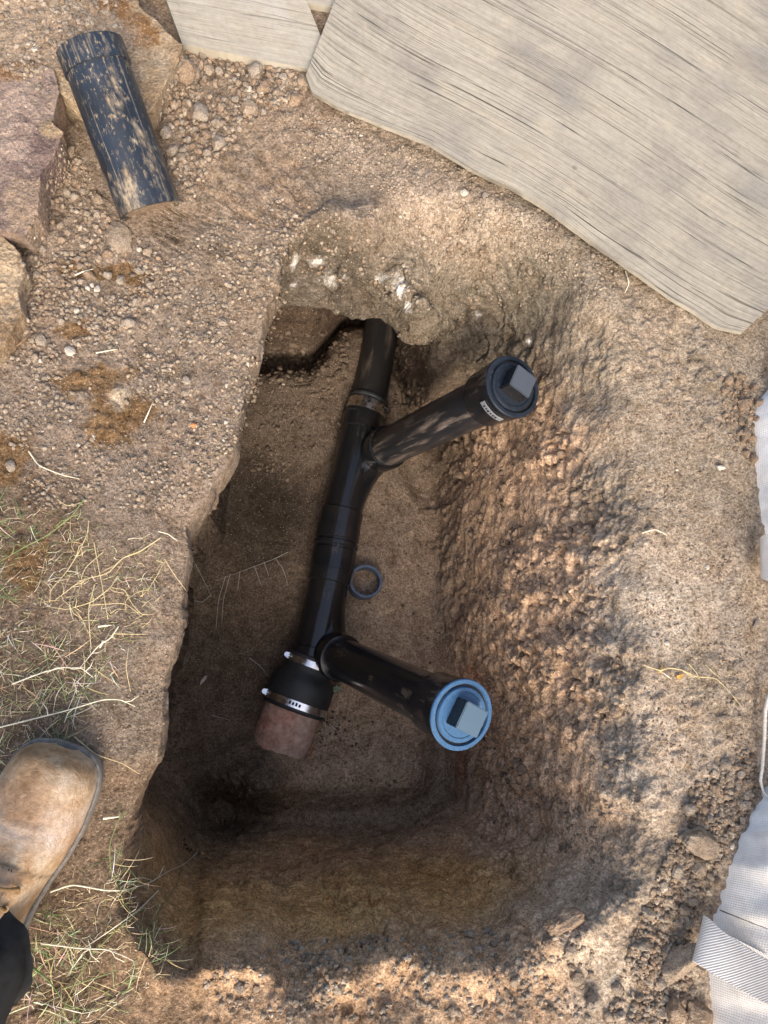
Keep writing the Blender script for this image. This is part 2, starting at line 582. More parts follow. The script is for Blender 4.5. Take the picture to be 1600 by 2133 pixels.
def signed_dist(pts):
    d = np.full(len(pts), 1e9)
    inside = np.zeros(len(pts), bool)
    n = len(poly)
    for k in range(n):
        a, b = poly[k], poly[(k + 1) % n]
        ab = b - a
        t = np.clip(((pts - a) @ ab) / (ab @ ab), 0, 1)
        q = pts - (a + t[:, None] * ab)
        d = np.minimum(d, np.hypot(q[:, 0], q[:, 1]))
        c = ((a[1] > pts[:, 1]) != (b[1] > pts[:, 1]))
        with np.errstate(divide='ignore', invalid='ignore'):
            xi = a[0] + (pts[:, 1] - a[1]) * ab[0] / (ab[1] if ab[1] != 0 else 1e-9)
        inside ^= c & (pts[:, 0] < xi)
    return np.where(inside, d, -d)


FL = -0.645
# pairs: foot of the bank / its crest, walking round the pit from the tunnel face clockwise
pairs = [
    ((590, 634, -.185), (610, 492), 1.0), ((630, 632, -.19), (636, 478), 1.0), ((668, 632, -.19), (668, 470), 1.0), ((740, 656, -.20), (730, 474), 1.0), ((775, 640, -.18), (770, 486), 1.0),
    ((808, 640, -.16), (803, 452), 1.0), ((866, 660, -.12), (850, 420), 1.0), ((902, 676, -.16), (910, 425), 1.0),
    ((928, 712, -.27), (995, 440), 1.1), ((930, 860, -.56), (1190, 560), 1.3), ((935, 960, -.585), (1270, 740), 1.4), ((940, 1080, -.59), (1310, 930), 1.5),
    ((945, 1200, -.59), (1330, 1130), 1.5), ((950, 1320, -.59), (1330, 1310), 1.5), ((960, 1430, -.59), (1335, 1480), 1.5), ((975, 1560, -.59), (1340, 1650), 1.5),
    ((955, 1680, -.59), (1330, 1820), 1.5), ((890, 1728, -.58), (1190, 1950), 1.5), ((780, 1748, -.58), (965, 1990), 1.35), ((640, 1752, -.58), (755, 2000), 1.3),
    ((520, 1752, -.58), (575, 2000), 1.3), ((430, 1750, -.58), (410, 1990), 1.3), ((396, 1728, -.56), (275, 1955), 1.3), ((388, 1690, -.52), (212, 1880), 1.2)]
foot = np.array([P(*f) for f, _, _ in pairs])
CZ = np.full(len(pairs), -.008)
CZ[-7:-1] = (-.03, -.05, -.055, -.05, -.03, -.012)
CZ[-8] = -.015
crest = np.array([P(*c, z_) for (_, c, _), z_ in zip(pairs, CZ)])
expo = np.array([e for *_, e in pairs])


def catmull(a, n):
    m = len(a)
    t = np.linspace(0, m - 1.0001, n)
    i = t.astype(int)
    f = (t - i)
    f = f.reshape((-1,) + (1,) * (a.ndim - 1))
    g = lambda k: a[np.clip(i + k, 0, m - 1)]
    p0, p1, p2, p3 = g(-1), g(0), g(1), g(2)
    return .5 * (2 * p1 + (p2 - p0) * f + (2 * p0 - 5 * p1 + 4 * p2 - p3) * f ** 2 + (3 * p1 - p0 - 3 * p2 + p3) * f ** 3)


NPR = 190
foot, crest, expo = catmull(foot, NPR), catmull(crest, NPR), catmull(expo, NPR)
kk_ = np.arange(NPR)
crest[:, 1] += (.013 * np.sin(kk_ * .42) + .009 * np.sin(kk_ * 1.03 + 1)) * (kk_ > NPR * .68)
crest[:, 2] += .010 * np.sin(kk_ * .63 + 2) * (kk_ > NPR * .72) * (kk_ < NPR * .95)
crest[:, 0] += (.005 * np.sin(kk_ * .55) + .004 * np.sin(kk_ * 1.2)) * (kk_ > NPR * .33) * (kk_ < NPR * .68)
ctrl = []
for k in range(NPR):
    f, c, e = foot[k], crest[k], expo[k]
    out = (c - f)[:2]
    out = out / (np.hypot(*out) + 1e-9)
    for t in (0, .12, .25, .4, .55, .7, .85, 1):
        xy = f[:2] + (c - f)[:2] * t
        ctrl.append((xy[0], xy[1], f[2] + (c[2] - f[2]) * (1 - (1 - t) ** e)))
    for d_ in ((.05, .12) if c[2] > -.015 else (.04, .10, .18, .27)):
        ctrl.append((c[0] + out[0] * d_, c[1] + out[1] * d_, min(0, c[2] * (1 - d_ / .24)) if c[2] < -.015 else 0))
    if f[2] > -.45:                        # lip over the tunnel: straight down to the floor
        ctrl.append((f[0] - out[0] * .02, f[1] - out[1] * .02, FL + .02))
        ctrl.append((f[0] - out[0] * .08, f[1] - out[1] * .08, FL))
for xx in np.arange(-.21, .31, .055):
    for yy in np.arange(-.20, .50, .07):
        if xx < -.12 and yy < -.11: continue
        ctrl.append((xx, yy, FL + .062 * float(smoothstep(-.02, .24, -yy)) + .02 * float(smoothstep(.2, .32, xx))))
for x, y in rim_px[4:20:2]:
    q = P(x, y, 0)
    ctrl.append((q[0] - .07, q[1], FL))
    ctrl.append((q[0] - .20, q[1], FL))
ctrl = np.array(ctrl)


def rbf_fit(c):
    d = np.hypot(c[:, None, 0] - c[None, :, 0], c[:, None, 1] - c[None, :, 1])
    n = len(c)
    A = np.zeros((n + 3, n + 3))
    A[:n, :n] = -np.sqrt(d * d + .012 ** 2) + np.eye(n) * .003
    A[:n, n] = 1
    A[:n, n + 1:] = c[:, :2]
    A[n:, :n] = A[:n, n:].T
    return np.linalg.solve(A, np.concatenate([c[:, 2], np.zeros(3)]))


wts = rbf_fit(ctrl)


def blur(a, n, axis):
    k = np.ones(n) / n
    pad = [(0, 0), (0, 0)]
    pad[axis] = (n // 2, n // 2)
    ap = np.pad(a, pad, mode='edge')
    return np.apply_along_axis(lambda r: np.convolve(r, k, 'valid'), axis, ap)


X0, X1, Y0, Y1 = -.66, 1.02, -.66, 1.28
GS = .0045
_gx, _gy = np.arange(X0, X1 + GS, GS), np.arange(Y0, Y1 + GS, GS)
_q = np.stack([a_.ravel() for a_ in np.meshgrid(_gx, _gy)], 1)
_z = np.zeros(len(_q), np.float32)
_c32, _w32 = ctrl.astype(np.float32), wts.astype(np.float32)
for s_ in range(0, len(_q), 8000):
    q_ = _q[s_:s_ + 8000].astype(np.float32)
    d2_ = (q_[:, None, 0] - _c32[None, :, 0]) ** 2 + (q_[:, None, 1] - _c32[None, :, 1]) ** 2
    _z[s_:s_ + 8000] = -np.sqrt(d2_ + np.float32(.012 ** 2)) @ wts[:-3] + wts[-3] + _q[s_:s_ + 8000] @ wts[-2:]
PIT = _z.reshape(len(_gy), len(_gx)).astype(np.float64)
_mx, _my = np.meshgrid(_gx, _gy)
_mc = P(556, 1612, -.56)
_md = P(592, 1520, -.56) - _mc
_md = _md[:2] / np.hypot(*_md[:2])
_ma = (_mx - _mc[0]) * _md[0] + (_my - _mc[1]) * _md[1]
_mb = -(_mx - _mc[0]) * _md[1] + (_my - _mc[1]) * _md[0]
PIT = PIT + .10 * np.exp(-(_ma / .075) ** 2 - (_mb / .085) ** 2)
PIT = blur(blur(blur(blur(PIT, 3, 0), 3, 1), 3, 0), 3, 1)
_soft = PIT
for _ in range(3):
    _soft = blur(blur(_soft, 9, 0), 9, 1)
_kf = smoothstep(.46, .56, -PIT) * (_my < .42)
PIT = PIT * (1 - _kf) + _soft * _kf


def z_base(x, y):
    shp = x.shape
    pts = np.stack([x.ravel(), y.ravel()], 1)
    fx = np.clip((pts[:, 0] - X0) / GS, 0, PIT.shape[1] - 1.001)
    fy = np.clip((pts[:, 1] - Y0) / GS, 0, PIT.shape[0] - 1.001)
    ix, iy = fx.astype(int), fy.astype(int)
    fx, fy = fx - ix, fy - iy
    zp = (PIT[iy, ix] * (1 - fx) + PIT[iy, ix + 1] * fx) * (1 - fy) + (PIT[iy + 1, ix] * (1 - fx) + PIT[iy + 1, ix + 1] * fx) * fy
    zp = np.clip(zp, -.68, .01)
    p3 = np.concatenate([pts, np.zeros((len(pts), 1))], 1)
    sd_ = signed_dist(pts) + .011 * fbm(p3, .06, 5, .6, 3)
    k = smoothstep(-.010, .016, sd_)
    ztop = .006 * fbm(p3, .25, 2, .5, 9) - .012 * smoothstep(-.06, 0, sd_) * (sd_ < .03) * (pts[:, 0] < .0) * (pts[:, 1] < .5)
    far = smoothstep(.9, 1.5, np.hypot(pts[:, 0] - .15, pts[:, 1] - .15))
    z = ztop * (1 - k) + zp * k
    return (z * (1 - far)).reshape(shp)


# sample, then spread the grid lines so that steep banks get more of them
gx = np.linspace(X0, X1, 321)
gy = np.linspace(Y0, Y1, 369)
GX, GY = np.meshgrid(gx, gy)
GZ = z_base(GX, GY)


sy = np.abs(np.gradient(GZ, gy, axis=0))
wy = 1 + np.minimum(sy, 6).mean(1) * 0.0
wy = np.convolve(np.pad(wy, 12, mode='edge'), np.ones(25) / 25, 'valid')
cy = np.concatenate([[0], np.cumsum((wy[1:] + wy[:-1]) / 2)])
NV = 900
yv = np.interp(np.linspace(0, cy[-1], NV), cy, gy)
sx = np.minimum(np.abs(np.gradient(GZ, gx, axis=1)), 7)
wx = 1 + .8 * sx
wx = blur(blur(blur(wx, 21, 0), 21, 0), 9, 1)
cxs = np.concatenate([np.zeros((len(gy), 1)), np.cumsum((wx[:, 1:] + wx[:, :-1]) / 2, axis=1)], 1)
NU = 780
u = np.linspace(0, 1, NU)
xs_rows = np.stack([np.interp(u * c[-1], c, gx) for c in cxs])
xv = np.stack([np.interp(yv, gy, xs_rows[:, k]) for k in range(NU)], 1)      # NV x NU
# second pass, column by column, so that the walls facing along Y get their share as well
us = np.arange(0, NU, 6)
if us[-1] != NU - 1: us = np.append(us, NU - 1)
gvv = np.linspace(0, 1, 420)
yc = np.interp(gvv, np.linspace(0, 1, NV), yv)
xc = np.stack([np.interp(gvv, np.linspace(0, 1, NV), xv[:, k]) for k in us], 1)
zc = z_base(xc, np.repeat(yc[:, None], len(us), 1))
rho = np.abs(np.diff(yc))[:, None] + .85 * np.minimum(np.abs(np.diff(zc, axis=0)), 9 * np.abs(np.diff(yc))[:, None])
rho = blur(blur(blur(rho, 5, 0), 9, 1), 9, 1)
cum = np.concatenate([np.zeros((1, len(us))), np.cumsum(rho, 0)])
vnew = np.stack([np.interp(np.linspace(0, c[-1], NV), c, gvv) for c in cum.T], 1)          # NV x len(us)
vnew = np.stack([np.interp(np.arange(NU), us, vnew[k]) for k in range(NV)], 0)             # NV x NU
vnew[:, 0] = vnew[:, 0]
y2 = np.interp(vnew, np.linspace(0, 1, NV), yv)
x2 = np.stack([np.interp(vnew[:, k], np.linspace(0, 1, NV), xv[:, k]) for k in range(NU)], 1)
# outer skirt growing to the horizon, so that it stays one sheet
ext = np.array([.03, .08, .18, .4, .9, 2, 5, 12, 30, 80])
xin = np.concatenate([np.repeat(x2[:1], len(ext), 0), x2, np.repeat(x2[-1:], len(ext), 0)])
yin = np.concatenate([y2[:1] - ext[::-1][:, None], y2, y2[-1:] + ext[:, None]])
nrw = len(xin)
xfull = np.concatenate([np.repeat((X0 - ext[::-1])[None], nrw, 0), xin, np.repeat((X1 + ext)[None], nrw, 0)], 1)
YF = np.concatenate([np.repeat(yin[:, :1], len(ext), 1), yin, np.repeat(yin[:, -1:], len(ext), 1)], 1)
ZF = z_base(xfull, YF)
nr, ncl = xfull.shape
pos = np.stack([xfull.ravel(), YF.ravel(), ZF.ravel()], 1)
# tunnel: the lower part of the far wall runs back under the lip
shift = (.135 + .13 * smoothstep(.04, .16, pos[:, 0])) * smoothstep(-.16, -.08, pos[:, 0]) * (1 - smoothstep(.235, .32, pos[:, 0])) * \
    smoothstep(.21, .33, -pos[:, 2]) * smoothstep(.34, .62, pos[:, 1])
pos[:, 1] += shift
# left wall is slightly undercut
under = .09 * smoothstep(.02, .40, -pos[:, 2]) * (1 - smoothstep(.0, .14, signed_dist(pos[:, :2]))) * (pos[:, 0] < .05) * smoothstep(-.24, -.12, pos[:, 1])
pos[:, 0] -= under


def grid_normals(p):
    g = p.reshape(nr, ncl, 3)
    du = np.gradient(g, axis=1)
    dv = np.gradient(g, axis=0)
    n = np.cross(du, dv)
    n /= np.linalg.norm(n, axis=2, keepdims=True) + 1e-12
    return n.reshape(-1, 3)


nrm = grid_normals(pos)
steep = 1 - np.clip(nrm[:, 2], 0, 1)
inpit = smoothstep(.02, .10, -pos[:, 2])
deep = smoothstep(.42, .60, -pos[:, 2]) * smoothstep(.35, .85, nrm[:, 2])
floorm = blur(blur(deep.reshape(nr, ncl), 21, 0), 21, 1).ravel()
bank = inpit * (1 - floorm)
bank = np.maximum(bank, .45 * smoothstep(.0, .05, -pos[:, 2]))
near = 1 - smoothstep(1.0, 1.6, np.hypot(pos[:, 0], pos[:, 1]))
rimk = np.exp(-(signed_dist(pos[:, :2]) / .035) ** 2) * (pos[:, 0] < .06) * (pos[:, 1] < .62)
f1, f2, idc = worley(pos, .045, 21)
dome1 = np.sqrt(np.clip(1 - (f1 / .9) ** 2, 0, 1)) * (.3 + .7 * idc)
f1b, f2b, idb = worley(pos + .003 * np.stack([fbm(pos, .01, 2, .5, 5)] * 3, 1), .017, 41)
dome2 = np.sqrt(np.clip(1 - (f1b / .9) ** 2, 0, 1)) * (.15 + .85 * idb)
plate1 = (idc - .5) * smoothstep(.0, .22, f2 - f1)
plate2 = (idb - .5) * smoothstep(.0, .20, f2b - f1b)
f1c, f2c, idd = worley(pos, .0075, 61)
dome3 = np.sqrt(np.clip(1 - (f1c / .85) ** 2, 0, 1)) * idd ** 2
big = fbm(pos, .16, 4, .5, 71)
mid = fbm(pos, .035, 4, .55, 81)
rid = np.abs(fbm(pos, .06, 3, .5, 91))
patchy = smoothstep(-.25, .35, fbm(pos, .13, 3, .5, 101))
ramp_k = smoothstep(-.30, -.36, pos[:, 1])
disp = near * (.007 * big * (1 + 1.4 * bank) + mid * (.0024 + .0038 * bank - .001 * floorm)
               + bank * (patchy * (.013 - .002 * ramp_k) * plate1 + (.0075 - .001 * ramp_k) * plate2 * (.3 + .7 * patchy) + .0025 * (dome2 - .4) - .014 * np.clip(.10 - rid, 0, 1) / .10 * patchy * smoothstep(.15, .45, steep))
               + (1 - .8 * floorm) * (.0024 + .0016 * bank) * (dome3 - .2) * (.4 + .6 * patchy) + (1 - bank) * (1 - floorm) * (.002 * (dome2 - .4) + .005 * plate2) * patchy)
disp = disp * (1 - .85 * rimk)
pos = pos + nrm * disp[:, None]

ii = np.arange(nr * ncl).reshape(nr, ncl)
quads = np.stack([ii[:-1, :-1].ravel(), ii[:-1, 1:].ravel(), ii[1:, 1:].ravel(), ii[1:, :-1].ravel()], 1)
ground = mesh_obj('ground', pos, quads, M['soil'], colors=np.full((len(pos), 3), .3))
ground['kind'] = 'structure'
bpy.context.view_layer.update()
CAMV = Vector((0, 0, H))


def hit(px, py):
    ok, loc, n, _ = ground.ray_cast(CAMV, Vector(ray(px, py)).normalized())
    return (loc, n) if ok else (V(px, py, 0), Vector((0, 0, 1)))


def drop(x, y):
    ok, loc, n, _ = ground.ray_cast(Vector((x, y, .5)), Vector((0, 0, -1)))
    return (loc, n) if ok else (Vector((x, y, 0)), Vector((0, 0, 1)))


# soil colours with some shade painted in: dry dust on top, redder subsoil in the bank, grey compacted clay on the floor
cc = [  # tunnel and left floor darkened as shade; bank and near wall lightened against it
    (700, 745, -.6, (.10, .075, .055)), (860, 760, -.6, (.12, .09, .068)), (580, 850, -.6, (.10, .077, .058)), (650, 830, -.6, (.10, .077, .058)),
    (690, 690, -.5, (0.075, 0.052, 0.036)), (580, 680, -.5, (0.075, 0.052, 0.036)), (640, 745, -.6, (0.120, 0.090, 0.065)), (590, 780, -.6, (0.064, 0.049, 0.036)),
    (640, 600, -.15, (0.130, 0.112, 0.090)), (740, 610, -.18, (0.090, 0.075, 0.057)), (690, 520, -.05, (0.103, 0.086, 0.063)),
    (150, 600, 0, (0.217, 0.171, 0.129)), (300, 520, 0, (0.218, 0.172, 0.130)), (450, 480, 0, (0.224, 0.177, 0.132)), (560, 420, 0, (0.235, 0.178, 0.128)),
    (450, 760, 0, (0.217, 0.171, 0.129)), (540, 600, 0, (0.231, 0.177, 0.125)), (350, 1000, 0, (0.214, 0.168, 0.128)), (200, 900, 0, (0.206, 0.162, 0.123)),
    (90, 800, 0, (0.214, 0.169, 0.128)), (60, 1100, 0, (0.150, 0.109, 0.074)), (250, 1250, 0, (0.186, 0.146, 0.109)), (340, 1250, 0, (0.190, 0.150, 0.114)),
    (100, 1450, 0, (0.148, 0.106, 0.073)), (280, 1500, 0, (0.185, 0.146, 0.109)), (240, 1700, 0, (0.156, 0.112, 0.076)), (150, 1950, 0, (0.152, 0.110, 0.074)),
    (300, 2080, 0, (0.240, 0.166, 0.105)), (470, 150, 0, (0.202, 0.155, 0.110)), (600, 270, 0, (0.217, 0.165, 0.119)), (480, 330, 0, (0.220, 0.168, 0.119)),
    (750, 330, 0, (0.248, 0.200, 0.152)), (900, 420, 0, (0.301, 0.243, 0.185)), (1050, 480, 0, (0.296, 0.243, 0.183)), (760, 470, 0, (0.237, 0.190, 0.145)),
    (700, 560, -.12, (0.086, 0.074, 0.056)), (830, 600, -.1, (0.146, 0.125, 0.094)), (950, 600, -.1, (0.158, 0.136, 0.103)), (1100, 600, -.08, (0.159, 0.137, 0.103)),
    (1000, 690, -.27, (0.153, 0.131, 0.099)), (1250, 750, -.03, (0.281, 0.230, 0.169)), (1350, 800, 0, (0.297, 0.245, 0.184)), (1400, 950, 0, (0.287, 0.237, 0.178)),
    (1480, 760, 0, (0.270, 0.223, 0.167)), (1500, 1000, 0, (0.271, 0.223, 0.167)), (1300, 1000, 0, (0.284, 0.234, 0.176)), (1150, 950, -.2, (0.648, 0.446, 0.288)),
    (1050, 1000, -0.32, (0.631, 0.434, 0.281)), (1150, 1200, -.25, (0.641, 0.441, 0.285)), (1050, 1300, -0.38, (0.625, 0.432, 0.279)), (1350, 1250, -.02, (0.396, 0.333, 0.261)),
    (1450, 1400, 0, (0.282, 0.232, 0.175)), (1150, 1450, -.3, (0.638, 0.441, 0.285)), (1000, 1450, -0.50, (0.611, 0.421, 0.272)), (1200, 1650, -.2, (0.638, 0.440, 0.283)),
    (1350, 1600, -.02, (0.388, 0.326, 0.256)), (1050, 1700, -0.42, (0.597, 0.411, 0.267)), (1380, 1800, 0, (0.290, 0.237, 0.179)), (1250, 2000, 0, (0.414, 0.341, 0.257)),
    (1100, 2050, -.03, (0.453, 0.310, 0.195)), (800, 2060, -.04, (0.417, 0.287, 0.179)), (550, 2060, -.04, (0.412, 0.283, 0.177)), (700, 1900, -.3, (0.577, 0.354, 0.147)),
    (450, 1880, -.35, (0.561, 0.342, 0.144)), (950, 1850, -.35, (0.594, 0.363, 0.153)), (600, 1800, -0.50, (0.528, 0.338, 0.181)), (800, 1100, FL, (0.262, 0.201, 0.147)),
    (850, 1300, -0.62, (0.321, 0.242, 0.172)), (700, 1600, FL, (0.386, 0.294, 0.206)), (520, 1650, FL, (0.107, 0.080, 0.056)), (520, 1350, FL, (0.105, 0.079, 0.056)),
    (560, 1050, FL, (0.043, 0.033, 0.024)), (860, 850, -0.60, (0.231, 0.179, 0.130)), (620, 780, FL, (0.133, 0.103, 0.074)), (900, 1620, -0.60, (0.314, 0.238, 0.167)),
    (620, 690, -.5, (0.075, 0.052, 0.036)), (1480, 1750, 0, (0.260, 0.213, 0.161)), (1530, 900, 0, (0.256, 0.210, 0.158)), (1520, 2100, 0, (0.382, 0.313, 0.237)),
]
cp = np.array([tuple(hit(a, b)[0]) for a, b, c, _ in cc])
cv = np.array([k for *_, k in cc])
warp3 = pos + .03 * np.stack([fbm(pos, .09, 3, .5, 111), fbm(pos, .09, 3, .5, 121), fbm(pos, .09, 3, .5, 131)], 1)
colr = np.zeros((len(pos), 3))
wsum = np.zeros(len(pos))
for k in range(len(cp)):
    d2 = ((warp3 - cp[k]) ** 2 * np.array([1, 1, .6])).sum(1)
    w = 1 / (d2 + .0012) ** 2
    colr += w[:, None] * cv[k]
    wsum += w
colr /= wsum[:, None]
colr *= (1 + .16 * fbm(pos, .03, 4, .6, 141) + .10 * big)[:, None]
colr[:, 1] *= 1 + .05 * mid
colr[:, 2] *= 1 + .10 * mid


def stain(px, py, z, rad, color, amt=1.0, sharp=.35, squash=(1, 1), seed=0):
    c = np.array(hit(px, py)[0])
    q = (pos - c) / np.array([rad * squash[0], rad * squash[1], rad * 1.6])
    d = np.sqrt((q ** 2).sum(1)) + .8 * fbm(pos, rad * .5, 5, .65, 151 + seed)
    k = amt * (1 - smoothstep(1 - sharp, 1 + sharp * .4, d))
    global colr
    colr = colr * (1 - k[:, None]) + np.array(color) * k[:, None]


brown = (.155, .092, .04)
for i, (x, y, r, sq) in enumerate([(190, 790, .045, (1.3, .7)), (230, 880, .04, (.9, 1.2)), (250, 570, .03, (1.6, .6)), (300, 600, .025, (1, .8)),
                                   (160, 690, .022, (1.4, .7)), (20, 960, .04, (1, 1)), (150, 560, .02, (1.4, .8)), (60, 1180, .03, (1, 1.3)),
                                   (290, 860, .03, (1.2, .8))]):
    stain(x, y, 0, r, brown, .85, .3, sq, i)
for i, (x, y, z, r, sq) in enumerate([(616, 547, -.1, .014, (1.1, .8)), (660, 545, -.1, .012, (1.5, .5)), (690, 580, -.15, .016, (1.7, .6)), (612, 592, -.16, .010, (.8, 1.4)),
                                      (832, 598, -.1, .022, (.8, 1.3)), (795, 580, -.1, .012, (1.3, .7)), (850, 640, -.18, .012, (.7, 1.3)), (547, 735, -.03, .013, (.6, 1.2)),
                                      (1000, 655, -.17, .010, (1.8, .5)), (1100, 712, -.2, .010, (2.0, .5)), (350, 1465, -.01, .014, (1.3, .7)), (250, 830, 0, .018, (.8, 1.2))]):
    stain(x, y, z, r * (.8 if i < 11 else 1), (.66, .65, .62) if i < 11 else (.42, .36, .27), .85, .8, sq, 40 + i)
for i, (x, y, z, r, sq) in enumerate([(962, 1590, -.59, .03, (.5, 2.2)), (985, 1400, -.54, .035, (1.2, .8)), (1000, 1480, -.52, .05, (.7, 1.2)), (640, 1560, FL, .02, (1, 1))]):
    stain(x, y, z, r, (.30, .115, .06), .55, .6, sq, 70 + i)
colr = np.clip(colr * np.array([1.01, .985, .955]), .02, .85)


c4 = np.ones((len(pos), 4), np.float32)
c4[:, :3] = colr
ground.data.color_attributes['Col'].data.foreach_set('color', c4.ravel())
ground.data.update()

# ------------------------------------------------------------------ shape builders
def tube(name, pts, rad, mat, parent=None, seg=32, caps=True, inner=None, colors=None, local=True):
    """round tube along a polyline; rad is a number or one radius per point. Object Z follows the first-to-last axis."""
    pts = [Vector(p) for p in pts]
    n = len(pts)
    rads = [rad] * n if isinstance(rad, (int, float)) else list(rad)
    axis = (pts[-1] - pts[0]).normalized()
    Q = axis.to_track_quat('Z', 'Y').to_matrix()
    o0 = pts[0].copy()
    verts, faces = [], []
    prev = None
    rings = []
    for k in range(n):
        a = pts[max(0, k - 1)]
        b = pts[min(n - 1, k + 1)]
        t = (b - a).normalized() if (b - a).length > 1e-9 else axis
        if prev is None:
            x = Vector(Q.col[0])
            x = (x - t * x.dot(t)).normalized()
        else:
            x = (prev - t * prev.dot(t)).normalized()
        prev = x
        y = t.cross(x)
        rings.append((pts[k], x, y))
    for (c, x, y), r in zip(rings, rads):
        for s in range(seg):
            a = 2 * math.pi * s / seg
            verts.append(c + (x * math.cos(a) + y * math.sin(a)) * r)
    for k in range(n - 1):
        for s in range(seg):
            s2 = (s + 1) % seg
            faces.append((k * seg + s, k * seg + s2, (k + 1) * seg + s2, (k + 1) * seg + s))
    if inner:
        base = len(verts)
        for (c, x, y), r in zip(rings, rads):
            for s in range(seg):
                a = 2 * math.pi * s / seg
                verts.append(c + (x * math.cos(a) + y * math.sin(a)) * (r - inner))
        for k in range(n - 1):
            for s in range(seg):
                s2 = (s + 1) % seg
                faces.append((base + k * seg + s, base + (k + 1) * seg + s, base + (k + 1) * seg + s2, base + k * seg + s2))
        for s in range(seg):
            s2 = (s + 1) % seg
            faces.append((s, base + s, base + s2, s2))
            e = (n - 1) * seg
            faces.append((e + s, e + s2, base + e + s2, base + e + s))
    elif caps:
        faces.append(tuple(range(seg))[::-1])
        faces.append(tuple((n - 1) * seg + s for s in range(seg)))
    Qi = Q.transposed()
    lv = [Qi @ (v - o0) for v in verts]
    o = mesh_obj(name, [tuple(v) for v in lv], faces, mat, None, True, colors)
    mw = Matrix.Translation(o0) @ Q.to_4x4()
    o.matrix_world = mw
    if parent:
        o.parent = parent
        o.matrix_parent_inverse = parent_matrix(parent).inverted()
    mark_sharp(o.data)
    return o


def parent_matrix(p):
    m = p.matrix_basis.copy()
    while p.parent:
        m = p.parent.matrix_basis @ p.matrix_parent_inverse @ m if p.parent else m
        p = p.parent
    return m


def mark_sharp(me, ang=38):
    try:
        me.set_sharp_from_angle(angle=math.radians(ang))
    except Exception:
        pass


def lerp(a, b, t):
    return a + (b - a) * t


def bez(p0, p1, p2, p3, n):
    out = []
    for k in range(n):
        t = k / (n - 1)
        out.append(p0 * (1 - t) ** 3 + p1 * 3 * t * (1 - t) ** 2 + p2 * 3 * t * t * (1 - t) + p3 * t ** 3)
    return out


def profile(a, b, prof):
    """points and radii along a-b from (t, radius) pairs"""
    return [a + (b - a) * t for t, _ in prof], [r for _, r in prof]


def reparent(o, parent):
    bpy.context.view_layer.update()
    o.parent = parent
    o.matrix_parent_inverse = parent.matrix_world.inverted()


# ------------------------------------------------------------------ the drain run in the pit
PZ = -.595
A0 = V(812, 590, -.59)
A1 = V(768, 838, PZ)
A2 = V(745, 905, PZ)
A3 = V(706, 1100, PZ)
A4 = V(690, 1190, PZ)
A5 = V(648, 1380, PZ)
A6 = V(612, 1475, PZ - .005)
A7 = V(562, 1620, PZ - .10)
RP = .0435
drain = empty('drain_line', lerp(A2, A5, .5) + Vector((0, 0, -.05)))
tag(drain, 'black plastic drain line with two capped risers lying along the pit floor', 'drain pipe')
bpy.context.view_layer.update()
ro = (A1 - A0)
tube('inlet_pipe', [A0 + ro * t for t in (0, .3, .6, .9, 1)], .0415, M['abs_old'], drain, 40, inner=.006)
# banded joint
d01 = (A2 - A1).normalized()
bp, br = profile(A1 - d01 * .008, A1 + d01 * .046, [(0, .0425), (.03, .0475), (.12, .0475), (.16, .0455), (.84, .0455), (.88, .0475), (.97, .0475), (1, .0425)])
band = tube('band_coupling', bp, br, M['rubber'], drain, 40)
sb = tube('steel_band', [A1 + d01 * .006, A1 + d01 * .032], .0468, M['steel_worn'], band, 40, inner=.0012)
tube('tightening_screw', [A1 + d01 * .019 + Vector((.038, -.002, .026)), A1 + d01 * .019 + Vector((.050, -.012, .018))], .006, M['steel'], band, 8)


def hub(a, b, r0, r1, lip=.004):
    return profile(a, b, [(0, r0), (.03, r1), (.94, r1), (.97, r1 - .001), (1, r0)])


RD1_A, RD1_B = V(797, 937, -.555), V(1066, 806, -.10)
RD2_A, RD2_B = V(702, 1367, -.555), V(960, 1488, -.10)


def combo(start, end, rA, rB, name_lab):
    """combination wye: straight run, long-sweep branch, hubs on each end"""
    run = (end - start).normalized()
    rd = (rB - rA).normalized()
    w = tube('wye_fitting', [start, lerp(start, end, .14), lerp(start, end, .15), lerp(start, end, .85), lerp(start, end, .86), end],
             [.0478, .0478, .0445, .0445, .0478, .0478], M['abs_clean'], drain, 40)
    return w


w1 = combo(A1 + d01 * .034, A3, RD1_A, RD1_B, None)
w2 = combo(A4 - (A4 - A3).normalized() * .004, A5, RD2_A, RD2_B, None)
rd1 = (RD1_B - RD1_A).normalized()
rd2 = (RD2_B - RD2_A).normalized()
up1 = (A2 - A3).normalized()
dn2 = (A5 - A4).normalized()


def sweep_part(p0, t0, p1, t1, par):
    L = (p1 - p0).length
    pts = bez(p0, p0 + t0 * L * .5, p1 - t1 * L * .42, p1, 22)
    o = tube('swept_branch', pts, [.0445] * 22, M['abs_clean'], par, 40)
    hb = tube('branch_hub', [p1 - t1 * .012, p1 - t1 * .010, p1 + t1 * .028, p1 + t1 * .030, p1 + t1 * .0305],
              [.0445, .0495, .0495, .0485, .045], M['abs_clean'], par, 48)
    return o


sweep_part(lerp(A3, A2, .08), up1, RD1_A, rd1, w1)
sweep_part(lerp(A4, A5, .10), dn2, RD2_A, rd2, w2)
# coupling between the two fittings, with its grooves
cpts, crad = profile(A3 - (A4 - A3).normalized() * .004, A4, [(0, .045), (.02, .0492), (.30, .0492), (.32, .0475), (.36, .0475), (.38, .0505), (.46, .0505), (.48, .0475), (.52, .0475), (.54, .0492), (.98, .0492), (1, .045)])
tube('coupling', cpts, crad, M['abs_clean'], drain, 48)


